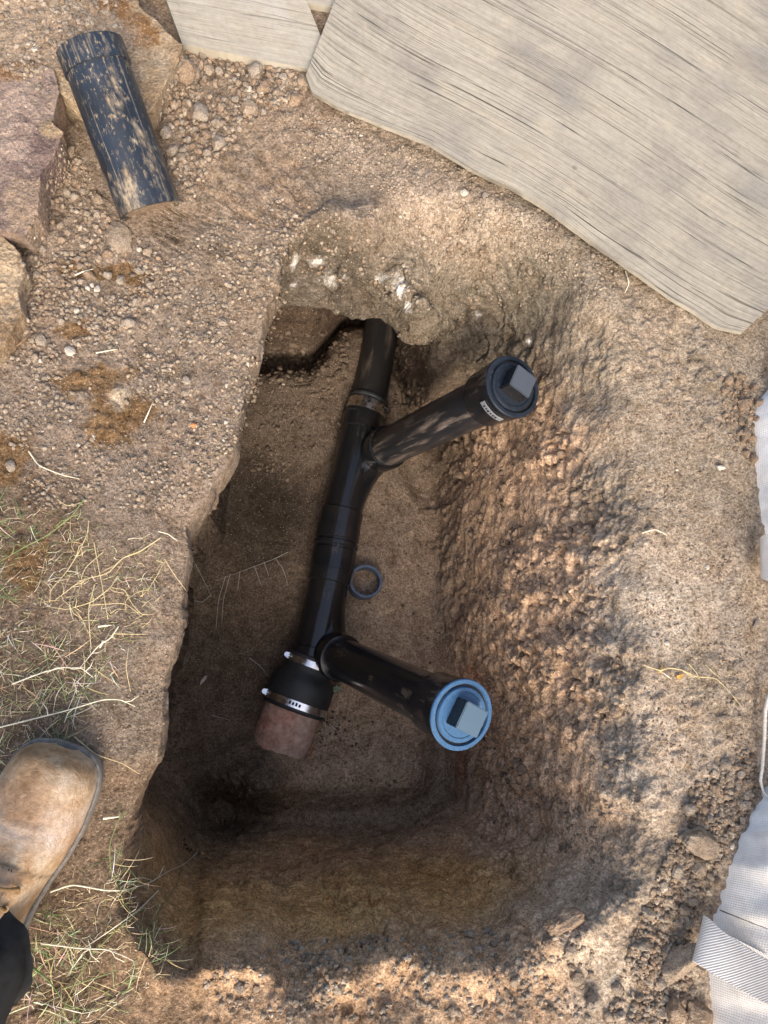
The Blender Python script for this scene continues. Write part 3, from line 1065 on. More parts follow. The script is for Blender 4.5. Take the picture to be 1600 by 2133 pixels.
def riser(a, b, rd, plug_mat, rim_mat, lug_mat, spin, dust):
    base = a + rd * .026
    top = b - rd * .055
    r = tube('riser_pipe', [base, lerp(base, top, .33), lerp(base, top, .66), top], .0425, dust, drain, 48)
    # cleanout adapter: flared hub, then threaded collar
    L = .075
    pr = [(0, .0435), (.02, .0505), (.50, .0510), (.56, .0525), (.97, .0550), (1.0, .0550)]
    pa, ra = profile(b - rd * L, b, pr)
    ad = tube('cleanout_adapter', pa, ra, M['abs'], drain, 56)
    # plug: rim, recessed groove, raised disc, square lug
    u = rd.orthogonal().normalized()
    u = Matrix.Rotation(spin, 3, rd) @ u
    v = rd.cross(u)

    def ringp(h, r_):
        return [b + rd * h + (u * math.cos(2 * math.pi * s / 64) + v * math.sin(2 * math.pi * s / 64)) * r_ for s in range(64)]
    rim_prof = [(0, .0545), (.003, .0548), (.0045, .0535), (.0045, .0478), (.003, .0470), (-.004, .0466)]
    vs_, fs = [], []
    for h, r_ in rim_prof: vs_ += ringp(h, r_)
    for k in range(len(rim_prof) - 1):
        for s in range(64):
            s2 = (s + 1) % 64
            fs.append((k * 64 + s, k * 64 + s2, (k + 1) * 64 + s2, (k + 1) * 64 + s))
    rm = mesh_obj('adapter_rim', [tuple(x) for x in vs_], fs, rim_mat, None)
    mark_sharp(rm.data)
    reparent(rm, ad)
    disc_prof = [(-.004, .0466), (-.004, .0435), (.0035, .0428), (.0052, .0415), (.0052, .036), (.0040, .0345), (.0040, .0)]
    vs_, fs = [], []
    for h, r_ in disc_prof[:-1]: vs_ += ringp(h, r_)
    for k in range(len(disc_prof) - 2):
        for s in range(64):
            s2 = (s + 1) % 64
            fs.append((k * 64 + s, k * 64 + s2, (k + 1) * 64 + s2, (k + 1) * 64 + s))
    e = (len(disc_prof) - 2) * 64
    fs.append(tuple(e + s for s in range(64)))
    pl = mesh_obj('cleanout_plug', [tuple(x) for x in vs_], fs, plug_mat, None)
    mark_sharp(pl.data)
    reparent(pl, drain)
    # square lug
    bm = bmesh.new()
    bmesh.ops.create_cube(bm, size=1)
    bmesh.ops.bevel(bm, geom=bm.edges[:] , offset=.035, segments=2, affect='EDGES')
    me = bpy.data.meshes.new('square_lug')
    bm.to_mesh(me)
    bm.free()
    lg = bpy.data.objects.new('square_lug', me)
    col.objects.link(lg)
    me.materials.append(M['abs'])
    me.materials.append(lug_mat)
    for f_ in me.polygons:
        f_.material_index = 1 if f_.normal.z > .8 else 0  # only the top gets the paler colour, a painted sky reflection
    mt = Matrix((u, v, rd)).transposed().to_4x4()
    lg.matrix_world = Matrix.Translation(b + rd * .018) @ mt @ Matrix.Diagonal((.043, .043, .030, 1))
    mark_sharp(me)
    reparent(lg, pl)
    return r, ad, pl, lg, u, v


bpy.context.view_layer.update()
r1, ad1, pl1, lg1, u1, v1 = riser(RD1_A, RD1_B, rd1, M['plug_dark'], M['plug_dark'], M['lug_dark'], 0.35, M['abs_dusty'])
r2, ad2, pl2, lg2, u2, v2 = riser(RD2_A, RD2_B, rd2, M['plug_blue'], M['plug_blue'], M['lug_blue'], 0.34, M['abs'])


def patch_on_tube(name, a, rd, h0, h1, rad, ang0, ang1, ref, mat, par, n=10):
    u = (ref - rd * ref.dot(rd)).normalized()
    v = rd.cross(u)
    vs_, fs = [], []
    for h in (h0, h1):
        for r_ in (rad, rad + .0006):
            for k in range(n + 1):
                an = ang0 + (ang1 - ang0) * k / n
                vs_.append(a + rd * h + (u * math.cos(an) + v * math.sin(an)) * r_)
    m_ = n + 1
    for k in range(n):
        fs.append((m_ + k, m_ + k + 1, 3 * m_ + k + 1, 3 * m_ + k))
        fs.append((k, m_ + k, m_ + k + 1, k + 1)[::-1])
        fs.append((2 * m_ + k, 2 * m_ + k + 1, 3 * m_ + k + 1, 3 * m_ + k))
    o = mesh_obj(name, [tuple(x) for x in vs_], fs, mat, None, True)
    reparent(o, par)
    return o


dcam = Vector((0, -1, 0.15))
patch_on_tube('paper_label', RD1_B, rd1, -.024, -.012, .0562, .25, -.62, Vector((-.35, -1, .3)), M['label'], ad1)
for k in range(6):
    a0 = .05 - k * .10
    patch_on_tube('label_print', RD1_B, rd1, -.0205 - .001 * (k % 2), -.0165, .0566, a0, a0 - .05 - .02 * (k % 3 == 0), Vector((-.35, -1, .3)), M['ink'], ad1, 3)

# rubber transition coupling with two hose clamps
d56 = (A6 - A5).normalized()
S = A5 - d56 * .012
E = A6 + d56 * .004
pr = [(0, .048), (.02, .0525), (.26, .0530), (.31, .0545), (.40, .064), (.48, .0685), (.60, .0695), (.97, .0700), (1, .0665)]
pa, ra = profile(S, E, pr)
rub = tube('rubber_coupling', pa, ra, M['rubber'], drain, 48)
LR = (E - S).length
side = d56.cross(Vector((0, 0, 1))).normalized()
if side.x > 0: side = -side


def clamp(t0, t1, r_, mt):
    a = S + d56 * LR * t0
    b = S + d56 * LR * t1
    c = tube('hose_clamp', [a, a + d56 * .0003, b - d56 * .0003, b], [r_, r_ + .0012, r_ + .0012, r_], mt, drain, 56, inner=.0012)
    mid_ = (a + b) / 2
    dr = (side * .93 + Vector((0, 0, .38))).normalized()
    c0 = mid_ + dr * (r_ + .005)
    sc = tube('clamp_screw', [c0 - d56 * 0 + Vector((0, 0, -.010)), c0 + Vector((0, 0, .006)), c0 + Vector((0, 0, .0065)), c0 + Vector((0, 0, .012))], [.0038, .0038, .006, .0055], M['steel'], c, 10)
    bx = tube('screw_housing', [c0 - dr * .004 + Vector((0, 0, -.006)), c0 - dr * .004 + Vector((0, 0, .004))], .0065, mt, c, 8)
    return c


cl1 = clamp(.07, .19, .0535, M['steel'])
cl2 = clamp(.80, .93, .0702, M['steel'])
refv = Vector((0, -.2, 1))
for k in range(4):
    patch_on_tube('stamped_mark', S + d56 * LR * .865, d56, -.004 + .001 * (k % 2), .003, .0716, .28 - k * .10, .22 - k * .10, refv, M['ink'], cl2, 3)

# clay pipe going into the soil
cd = (A7 - A6).normalized()
clay = tube('clay_pipe', [A6 - d56 * .02, A6 + d56 * .01, A6 + d56 * .05, A6 + d56 * .10 + Vector((0, 0, -.012)), A7], [.0610, .0615, .062, .0625, .063], M['clay'], None, 48, inner=.009)
tag(clay, 'old terracotta pipe stub coated in mud below the rubber coupling', 'clay pipe')
reddish = None

# cut ring of pipe on the floor
rc, rn_ = hit(757, 1216)
ring = tube('pipe_ring', [rc + Vector((0, 0, -.004)), rc + Vector((.001, 0, .012)), rc + Vector((.003, .001, .034))], .0375, M['ring'], None, 56, inner=.0058)
tag(ring, 'short cut ring of slate blue pipe standing on the pit floor beside the coupling', 'pipe offcut')

# ------------------------------------------------------------------ loose pipe on the rubble
L0, L1 = V(187, 97, .115), V(313, 440, .020)
ld = (L1 - L0).normalized()
LL = (L1 - L0).length
lp, lr = profile(L0, L1, [(0, .0425), (.006, .0445), (.125, .0450), (.13, .0425), (.5, .0425), (.99, .0425), (1, .0415)])
loose = empty('loose_pipe', (L0 + L1) / 2 - Vector((0, 0, .05)))
tag(loose, 'muddy blue black length of plastic pipe lying across the flagstones', 'plastic pipe')
bpy.context.view_layer.update()
tube('pipe_body', [lerp(L0, L1, t) for t in (.10, .3, .6, .9, 1.0)], .0465, M['loose'], loose, 56, inner=.006)
tube('mud_plug', [lerp(L0, L1, .9), lerp(L0, L1, .975)], .0405, M['clod_b'], loose, 30)
tube('pipe_collar', [lerp(L0, L1, t) for t in (0, .004, .138, .142)], [.0475, .0490, .0490, .047], M['loose'], loose, 56, inner=.006)


# ------------------------------------------------------------------ flagstones
def slab(name, outline, ztop, thick, mat, label, cat, tilt=(0, 0), rough=.004, group=None, seed=1, base=(.3, .2, .12), alt=(.36, .27, .18), stains=()):
    pts = np.array([P(x, y, ztop)[:2] for x, y in outline])
    c = pts.mean(0)
    cl = np.concatenate([pts, pts[:1]])
    seg = np.hypot(*np.diff(cl, axis=0).T)
    s = np.concatenate([[0], np.cumsum(seg)])
    NT, NR = 260, 70
    tt = np.linspace(0, s[-1], NT, endpoint=False)
    ox = np.interp(tt, s, cl[:, 0])
    oy = np.interp(tt, s, cl[:, 1])
    o3 = np.stack([ox, oy, np.zeros(NT)], 1)
    j = 1 + .012 * fbm(o3, .02, 4, .65, seed)
    ring0 = np.stack([c[0] + (ox - c[0]) * j, c[1] + (oy - c[1]) * j], 1)
    verts = []
    prof = [(.975, -thick), (.99, -thick * .7), (.994, -thick * .4), (1.0, -.006), (.996, -.0015), (.985, 0.0)] + [(f, 0.0) for f in np.linspace(.97, .02, NR)]
    for f, dz in prof:
        xy = c + (ring0 - c) * f
        p3 = np.stack([xy[:, 0], xy[:, 1], np.full(NT, ztop + dz)], 1)
        am = 1.0 if f < .99 else .6
        h = fbm(p3, .07, 4, .6, seed + 5)
        terr = np.floor(h * 5) / 5 + smoothstep(.6, 1, h * 5 - np.floor(h * 5)) / 5           # bedding steps
        z = ztop + dz + am * (rough * 1.6 * (.5 * h + .5 * terr) + rough * .5 * fbm(p3, .010, 4, .65, seed + 9)) + (xy[:, 0] - c[0]) * tilt[0] + (xy[:, 1] - c[1]) * tilt[1]
        if f > .96:
            xy = xy + (.004 * fbm(p3 * np.array([1, 1, 2.5]), .013, 3, .6, seed + 13))[:, None] * ((xy - c) / np.linalg.norm(xy - c, axis=1)[:, None])
        verts.append(np.stack([xy[:, 0], xy[:, 1], z], 1))
    verts = np.concatenate(verts)
    k = smoothstep(-.25, .3, fbm(verts, .05, 5, .65, seed + 21))[:, None]
    colr_ = np.array(base) * (1 - k) + np.array(alt) * k
    for (px, py, r_, sq, cl_) in stains:
        q = (verts - P(px, py, ztop)) / np.array([r_ * sq[0], r_ * sq[1], 1])
        d = np.hypot(q[:, 0], q[:, 1]) + .5 * fbm(verts, r_ * .5, 4, .6, seed + 31)
        w = (.9 * (1 - smoothstep(.7, 1.1, d)))[:, None]
        colr_ = colr_ * (1 - w) + np.array(cl_) * w
    n = len(prof)
    a = np.arange(NT)
    b = (a + 1) % NT
    faces = np.concatenate([np.stack([k_ * NT + a, k_ * NT + b, (k_ + 1) * NT + b, (k_ + 1) * NT + a], 1) for k_ in range(n - 1)])
    fl = [tuple(map(int, f)) for f in faces] + [tuple(int((n - 1) * NT + q) for q in range(NT))] + [tuple(int(q) for q in range(NT))[::-1]]
    o = mesh_obj(name, verts, fl, mat, colors=colr_)
    mark_sharp(o.data, 40)
    tag(o, label, cat, group)
    return o


slabs = []
slabs.append(slab('flagstone', [(-190, -120), (120, -140), (268, -60), (292, 12), (312, 30), (382, 92), (352, 156), (322, 226), (304, 240), (200, 236), (120, 190), (40, 140), (-60, 120), (-200, 90)],
     .052, .05, M['flag'], 'tan earth covered flagstone under the top end of the loose pipe', 'stone', seed=3, base=(.255, .18, .105), alt=(.345, .27, .175),
     stains=[(232, 10, .05, (.7, 1.2), (.17, .085, .028)), (280, 55, .045, (.8, .8), (.16, .08, .026)), (300, 75, .03, (1, .7), (.18, .09, .03)), (60, 60, .12, (1.4, .6), (.27, .205, .14))]))
slabs.append(slab('flagstone', [(-180, 150), (-60, 140), (45, 122), (112, 142), (124, 190), (108, 255), (132, 276), (128, 296), (86, 366), (80, 448), (52, 492), (20, 478), (-60, 470), (-190, 420)],
     .06, .055, M['flag'], 'speckled purple brown flagstone left of the loose pipe', 'stone', seed=23, tilt=(0.05, 0), base=(.15, .105, .088), alt=(.25, .19, .15),
     stains=[(10, 130, .05, (1, .7), (.17, .09, .035)), (60, 430, .05, (.8, 1), (.26, .19, .13)), (110, 270, .02, (1, 1), (.30, .22, .13))]))
slabs.append(slab('flagstone', [(-150, 500), (-40, 482), (10, 494), (38, 522), (52, 560), (34, 604), (44, 644), (14, 706), (-20, 742), (-150, 720)],
     .04, .05, M['flag'], 'rusty yellow flagstone at the left below the purple one', 'stone', seed=43, rough=.006, base=(.20, .135, .075), alt=(.33, .255, .165)))
bpy.context.view_layer.update()


def hit_any(px, py):
    d = Vector(ray(px, py)).normalized()
    best = None
    for o in [ground] + slabs:
        ok, loc, n, _ = o.ray_cast(CAMV, d)
        if ok and (best is None or (loc - CAMV).length < (best[0] - CAMV).length): best = (loc, n)
    return best or (V(px, py, 0), Vector((0, 0, 1)))


# ------------------------------------------------------------------ boards
def sheet(name, curve_px, z0, depth, thick, mat, label, cat, perp, lean=(0, 0), nt=60, perp2=None, warp=.0, jag=.003, seed=1):
    """board whose visible long edge follows curve_px; U along the grain, V across it"""
    pts = np.array([P(x, y, z0)[:2] for x, y in curve_px])
    seg = np.hypot(*np.diff(pts, axis=0).T)
    s = np.concatenate([[0], np.cumsum(seg)])
    NS = 220
    tt = np.linspace(0, s[-1], NS)
    # smooth interpolation
    ex = np.interp(tt, s, pts[:, 0])
    ey = np.interp(tt, s, pts[:, 1])
    k = np.ones(3) / 3
    sm = lambda a: np.convolve(np.concatenate([[2 * a[0] - a[1]], a, [2 * a[-1] - a[-2]]]), k, 'valid')
    ex, ey = sm(ex), sm(ey)
    k2_ = np.hanning(141) / np.hanning(141).sum()
    lin = lambda a: np.linspace(a[0], a[-1], NS)
    gx_ = lin(ex) + np.convolve(np.pad(ex - lin(ex), 70, mode='reflect', reflect_type='odd'), k2_, 'valid')
    gy_ = lin(ey) + np.convolve(np.pad(ey - lin(ey), 70, mode='reflect', reflect_type='odd'), k2_, 'valid')
    perp = np.array(perp) / np.hypot(*perp)
    perp2 = perp if perp2 is None else np.array(perp2) / np.hypot(*perp2)
    fr = (tt / s[-1])[None, :]
    PX, PY = perp[0] * (1 - fr) + perp2[0] * fr, perp[1] * (1 - fr) + perp2[1] * fr
    vv = depth * np.linspace(0, 1, nt) ** 1.6
    S_, T_ = np.meshgrid(tt, vv)
    dec = np.exp(-(T_ / .05))
    Xg = gx_[None, :] + (ex - gx_)[None, :] * dec + PX * T_
    Yg = gy_[None, :] + (ey - gy_)[None, :] * dec + PY * T_
    e3 = np.stack([tt, 0 * tt, 0 * tt], 1)
    rag = jag * fbm(e3, .05, 4, .6, seed)
    fall = np.exp(-T_ / .012)
    Xg = Xg + perp[0] * rag[None] * fall
    Yg = Yg + perp[1] * rag[None] * fall
    p3 = np.stack([Xg.ravel(), Yg.ravel(), 0 * Xg.ravel()], 1)
    Zg = z0 + lean[0] * (S_ - s[-1] / 2) + lean[1] * T_ + warp * (fbm(p3, .5, 2, .5, seed + 3)).reshape(S_.shape)
    top = np.stack([Xg, Yg, Zg], 2).reshape(-1, 3)
    bot = top - np.array([0, 0, thick])
    uv = np.stack([S_.ravel(), T_.ravel()], 1)
    I = np.arange(NS * nt).reshape(nt, NS)
    f = [np.stack([I[:-1, :-1].ravel(), I[:-1, 1:].ravel(), I[1:, 1:].ravel(), I[1:, :-1].ravel()], 1)]
    N = NS * nt
    f.append(f[0][:, ::-1] + N)
    for e in (I[0], I[-1][::-1], I[:, 0][::-1], I[:, -1]):
        f.append(np.stack([e[:-1] + N, e[1:] + N, e[1:], e[:-1]], 1))
    o = mesh_obj(name, np.concatenate([top, bot]), np.concatenate(f), mat, uvs=np.concatenate([uv, uv]))
    mark_sharp(o.data, 50)
    return tag(o, label, cat)


pa_ = P(640, 160, .045)[:2]
pb_ = P(702, 0, .045)[:2]
sheet('plywood_sheet', [(637, 160), (650, 196), (700, 223), (800, 264), (890, 298), (985, 354), (1065, 391), (1160, 450), (1225, 500), (1325, 566), (1400, 620), (1495, 677), (1550, 690)],
      .026, 1.15, .007, M['ply'], 'large weathered grey plywood sheet lying beyond the pit', 'plywood', pb_ - pa_, lean=(-.012, 0), warp=.003, seed=5, jag=.0025, perp2=P(1610, 632, .04)[:2] - P(1548, 690, .04)[:2])
sheet('wooden_plank', [(380, 92), (440, 104), (520, 120), (632, 141), (700, 154)], .018, .16, .016, M['plank'],
      'pale sawn plank lying flat against the left end of the plywood', 'plank', P(330, -60, .036)[:2] - P(385, 92, .036)[:2], seed=15, jag=.001)
q0 = P(560, -12, .034)[:2]
sheet('wooden_plank', [(520, -22), (600, -4), (720, 22)], .014, .16, .014, M['plank'],
      'second pale plank behind the first one, mostly beyond the top edge', 'plank', (P(330, -60, .036)[:2] - P(385, 92, .036)[:2]), seed=16, jag=.001)


# ------------------------------------------------------------------ stones and clods
def rock_mesh(name, seed, flat=.75, facet=.35, sub=3, mat=None):
    bm = bmesh.new()
    bmesh.ops.create_icosphere(bm, subdivisions=sub, radius=1)
    me = bpy.data.meshes.new(name)
    v = np.array([tuple(x.co) for x in bm.verts])
    r = np.random.default_rng(seed)
    d = np.ones(len(v))
    for _ in range(16):                      # planar facets, like broken clods
        n = r.normal(size=3)
        n /= np.linalg.norm(n)
        h = r.uniform(.60, .86)
        t = v @ n
        cut = np.where(t > h, h / np.maximum(t, 1e-6), 1)
        d = np.minimum(d, cut * facet + (1 - facet) * .85)
    v = v * d[:, None]
    v = v * (1 + .18 * fbm(v + seed, .9, 3, .55, seed))[:, None] * (1 + .16 * fbm(v + seed, .24, 4, .62, seed))[:, None]
    v = v * np.array([1, r.uniform(.68, .95), flat * r.uniform(.8, 1.1)])
    for x, c in zip(bm.verts, v): x.co = c
    for f in bm.faces: f.smooth = True
    bm.to_mesh(me)
    bm.free()
    mark_sharp(me, 24)
    if mat: me.materials.append(mat)
    return me


clod_meshes = {k: [rock_mesh('clod', 100 + 10 * i + s, .75, .9, 3, M[k]) for s in range(5)] for i, k in enumerate(('clod_a', 'clod_b', 'clod_c', 'clod_d'))}


def place(me, name, loc, n, r, sink=.3, rot=None, scale=None):
    o = bpy.data.objects.new(name, me)
    col.objects.link(o)
    a = random.uniform(0, 6.28) if rot is None else rot
    q = n.to_track_quat('Z', 'Y').to_matrix().to_4x4()
    sc = scale or (1, 1, 1)
    o.matrix_world = Matrix.Translation(loc + n * r * (.7 - sink)) @ q @ Matrix.Rotation(a, 4, 'Z') @ Matrix.Diagonal((r * sc[0], r * sc[1], r * sc[2], 1))
    return o


def special(px, py, rpx, mat, label, cat='stone', name='stone', seed=1, flat=.7, scale=(1, 1, 1), rot=0, sink=.3, facet=.9):
    loc, n = hit(px, py)
    dist = (loc - CAMV).length
    o = place(rock_mesh(name, seed, flat, facet, 4, mat), name, loc, n, rpx / FPX * dist, sink, rot, scale)
    return tag(o, label, cat)


special(1450, 1748, 42, M['clod_a'], 'largest brown wedge shaped rock beside the lower bulk bag', seed=5, flat=.55, scale=(1.05, .95, 1), rot=.4)
special(1425, 2008, 44, M['clod_a'], 'flat slab shaped clod under the webbing loop of the bag', seed=9, flat=.45, scale=(1.15, .7, 1), rot=-.55)
special(1405, 2105, 26, M['clod_b'], 'rounded brown rock at the bottom edge left of the bulk bag', seed=15)
special(1450, 2112, 27, M['clod_b'], 'steep sided brown rock touching the foot of the lower bag', seed=18, scale=(.8, 1.2, 1))
special(1236, 2088, 17, M['clod_c'], 'pale round pebble on loose gravel near the bottom edge', seed=25, flat=.8)
special(1143, 1967, 14, M['clod_b'], 'single smooth pebble resting on the lower bank of the pit', seed=26, flat=.9, facet=.3)
special(1180, 1925, 36, M['clod_b'], 'big rounded lump of soil set in the lower right bank', 'clod', 'dirt_clod', seed=27, flat=.8, scale=(1.3, .8, 1), facet=.4, sink=.55)
special(1500, 975, 9, M['white_stone'], 'cream drop shaped pebble on the trodden earth by the upper bag', seed=31, scale=(.7, 1.3, 1), rot=0)
special(418, 243, 23, M['clod_c'], 'light angular stone right of the loose pipe', seed=33, flat=.8)
special(385, 158, 26, M['clod_b'], 'round brown stone in the corner between flagstone and plank', seed=36, facet=.6)
special(533, 152, 20, M['clod_c'], 'pointed grey stone below the pale plank', seed=39, scale=(.75, 1.2, 1), flat=.8)
special(250, 497, 36, M['clod_a'], 'broad crumbly clod below the cut end of the loose pipe', 'clod', 'dirt_clod', seed=47, flat=.45, facet=.8, sink=.62, scale=(1.25, .9, 1))
for (x, y, r, s) in ((181, 604, 7, 1), (190, 595, 6, 2), (203, 605, 8, 3)):
    o = special(x, y, r, M['white_stone'], 'tiny white pebble in a trio on dark brown earth', 'pebble', 'pebble', seed=50 + s, sink=.1)
    o['group'] = 'trio of white pebbles'
special(403, 887, 7, M['orange_stone'], 'single orange pebble on the dusty ground left of the pit', 'pebble', 'pebble', seed=61)
special(25, 972, 13, M['clod_c'], 'smooth cream pebble at the left edge above the grass', 'pebble', 'pebble', seed=62, facet=.3)
special(145, 735, 13, M['white_stone'], 'pale egg shaped pebble above the brown smear', 'pebble', 'pebble', seed=63, facet=.4)
special(270, 672, 16, M['clod_c'], 'round grey pebble right of the brown smear', 'pebble', 'pebble', seed=64, facet=.4)
special(465, 675, 11, M['clod_c'], 'square whitish pebble near the pit edge', 'pebble', 'pebble', seed=65)
special(388, 795, 11, M['clod_c'], 'upper of two touching pale pebbles beside the pit', 'pebble', 'pebble', seed=66)
special(385, 818, 11, M['clod_c'], 'lower of two touching pale pebbles beside the pit', 'pebble', 'pebble', seed=67)
special(966, 402, 9, M['white_stone'], 'cream pebble close to the plywood edge', 'pebble', 'pebble', seed=68)
special(1012, 410, 9, M['clod_c'], 'angular grey pebble close to the plywood edge', 'pebble', 'pebble', seed=69)
special(1020, 983, 0.1 + 7, M['clod_c'], 'small grey pebble on the bank below the upper riser', 'pebble', 'pebble', seed=70)
special(1388, 1340, 6, M['white_stone'], 'small white pebble above the dry root', 'pebble', 'pebble', seed=71)
special(1572, 1300, 12, M['clod_c'], 'flat buff stone chip between the two bags', 'stone', 'stone', seed=72, flat=.4, scale=(1, .7, 1))
special(1472, 1183, 6, M['white_stone'], 'bright white pebble on the right hand trodden earth', 'pebble', 'pebble', seed=73)
special(1292, 1482, 22, M['clod_b'], 'dark hollow sided clod standing out of the right bank', 'clod', 'dirt_clod', seed=74, facet=.5)
special(1205, 1395, 16, M['clod_b'], 'rounded clod on the right bank above the lower riser', 'clod', 'dirt_clod', seed=75, facet=.5)
special(697, 1432, 12, M['green_stone'], 'pale green pebble lodged against the rubber coupling', 'pebble', 'pebble', seed=76, facet=.3, sink=-.6)
special(425, 1415, 9, M['white_stone'], 'white stone chip on the dark left side of the pit', 'pebble', 'pebble', seed=77, scale=(1.5, .6, 1))
special(1545, 848, 15, M['clod_b'], 'brown clod wedged at the foot of the upper bag', 'clod', 'dirt_clod', seed=78, flat=.7)
special(1545, 905, 17, M['clod_b'], 'long brown clod lower down the foot of the upper bag', 'clod', 'dirt_clod', seed=79, flat=.7, scale=(1.3, .7, 1), rot=-.5)


def in_poly(x, y, poly_):
    c = False
    n = len(poly_)
    for i in range(n):
        x0, y0 = poly_[i]
        x1, y1 = poly_[(i + 1) % n]
        if (y0 > y) != (y1 > y) and x < x0 + (y - y0) * (x1 - x0) / (y1 - y0): c = not c
    return c


ZONES = [
    # polygon, individual clods (count, radius px), gravel count, gravel radius, palette, label, group
    ([(330, 230), (385, 100), (640, 150), (655, 200), (560, 230), (450, 330), (400, 420), (350, 350)], 60, (6, 17), 2200, (1.3, 7), 'clod_a clod_b clod_c',
     'small clod in the rubble between loose pipe and plank', 'clods between loose pipe and plank'),
    ([(60, 470), (130, 300), (170, 330), (240, 470), (330, 520), (330, 640), (180, 740), (60, 760), (45, 560)], 48, (6, 13), 2600, (1.2, 6), 'clod_a clod_c clod_b',
     'small clod in the rubble below the flagstones', 'clods below the flagstones'),
    ([(1260, 2133), (1330, 1920), (1390, 1780), (1440, 1640), (1560, 1560), (1590, 1640), (1480, 1860), (1450, 1900), (1430, 2010), (1470, 2133)], 64, (6, 15), 4200, (1.4, 7), 'clod_b clod_a clod_c',
     'small clod in the loose gravel beside the lower bag', 'clods beside the lower bag'),
    ([(1490, 790), (1540, 770), (1580, 820), (1570, 960), (1540, 960), (1500, 850)], 26, (5, 11), 260, (1.6, 4.5), 'clod_b',
     'reddish clod heaped against the upper bag', 'clods against the upper bag'),
    ([(0, 760), (330, 560), (560, 380), (640, 470), (520, 880), (400, 1060), (160, 1060), (0, 1060)], 24, (4, 8), 6500, (1.0, 5.2), 'clod_a clod_c',
     'small pebble scattered on the dusty ground left of the pit', 'pebbles on the dusty ground'),
    ([(560, 240), (700, 240), (900, 320), (1100, 420), (1300, 560), (1260, 640), (1080, 520), (800, 400), (600, 330)], 14, (4, 7), 3600, (1.0, 3.6), 'clod_a clod_c',
     'small pebble on the earth along the plywood edge', 'pebbles along the plywood edge'),
    ([(1250, 800), (1450, 720), (1540, 1000), (1580, 1300), (1580, 1560), (1400, 1640), (1300, 1500), (1330, 1200)], 0, (4, 6), 3000, (.9, 3.2), 'clod_b clod_a', '', ''),
    ([(-20, -20), (240, -20), (250, 60), (110, 120), (90, 190), (-20, 130)], 0, (5, 9), 1500, (1.3, 6), 'clod_b clod_c', '', ''),
    ([(600, 430), (1000, 440), (1150, 600), (1000, 690), (880, 640), (600, 560)], 8, (5, 9), 1200, (1.2, 4.5), 'clod_c clod_b', 'crumb on the broken earth above the tunnel mouth', 'crumbs above the tunnel'),
    ([(430, 1650), (900, 1700), (900, 900), (800, 900), (700, 1480), (480, 1480)], 8, (3, 5), 500, (.9, 2.6), 'clod_d', 'small crumb lying on the smooth pit floor', 'crumbs on the pit floor'),
    ([(0, 1060), (400, 1100), (380, 1300), (340, 1560), (210, 1580), (0, 1500)], 0, (4, 6), 2400, (.9, 2.8), 'clod_b', '', ''),
    ([(960, 760), (1120, 760), (1250, 1000), (1330, 1500), (1250, 1800), (1000, 1700), (950, 1300)], 30, (6, 14), 2000, (1.2, 7), 'clod_b',
     'crumb of red brown soil clinging to the right bank', 'crumbs on the right bank'),
    ([(400, 2040), (600, 1960), (1100, 1930), (1240, 1900), (1230, 2120), (500, 2130)], 24, (6, 14), 1800, (1.2, 7), 'clod_a clod_c',
     'crumb of soil on the lower edge of the pit', 'crumbs on the lower edge'),
    ([(560, 740), (720, 720), (720, 900), (600, 1000), (520, 980)], 10, (4, 8), 420, (1.5, 6), 'clod_d',
     'dark crumb on the pit floor left of the upper pipe', 'crumbs left of the upper pipe'),
    ([(830, 690), (930, 700), (900, 860), (820, 860)], 8, (4, 8), 200, (1.5, 6), 'clod_d',
     'dark crumb between the upper pipe and the riser', 'crumbs right of the upper pipe'),
    ([(560, 690), (730, 690), (720, 790), (560, 800)], 6, (5, 10), 420, (1.5, 8), 'clod_d', 'dark crumb heaped at the back of the tunnel mouth', 'crumbs in the tunnel mouth'),
    ([(660, 1470), (760, 1490), (740, 1560), (660, 1560)], 0, (3, 5), 120, (1.2, 4), 'clod_d', '', ''),
]
PAL = {'clod_d': (.135, .10, .07), 'clod_a': (.30, .235, .168), 'clod_b': (.28, .205, .138), 'clod_c': (.34, .285, .215)}
bm = bmesh.new()
bmesh.ops.create_icosphere(bm, subdivisions=2, radius=1)
T2V = np.array([tuple(v.co) for v in bm.verts])
T2F = np.array([[v.index for v in f.verts] for f in bm.faces])
bm.free()
bm = bmesh.new()
bmesh.ops.create_icosphere(bm, subdivisions=1, radius=1)
T1V = np.array([tuple(v.co) for v in bm.verts])
T1F = np.array([[v.index for v in f.verts] for f in bm.faces])
bm.free()
gv, gf, gc = [], [], []
tot = 0
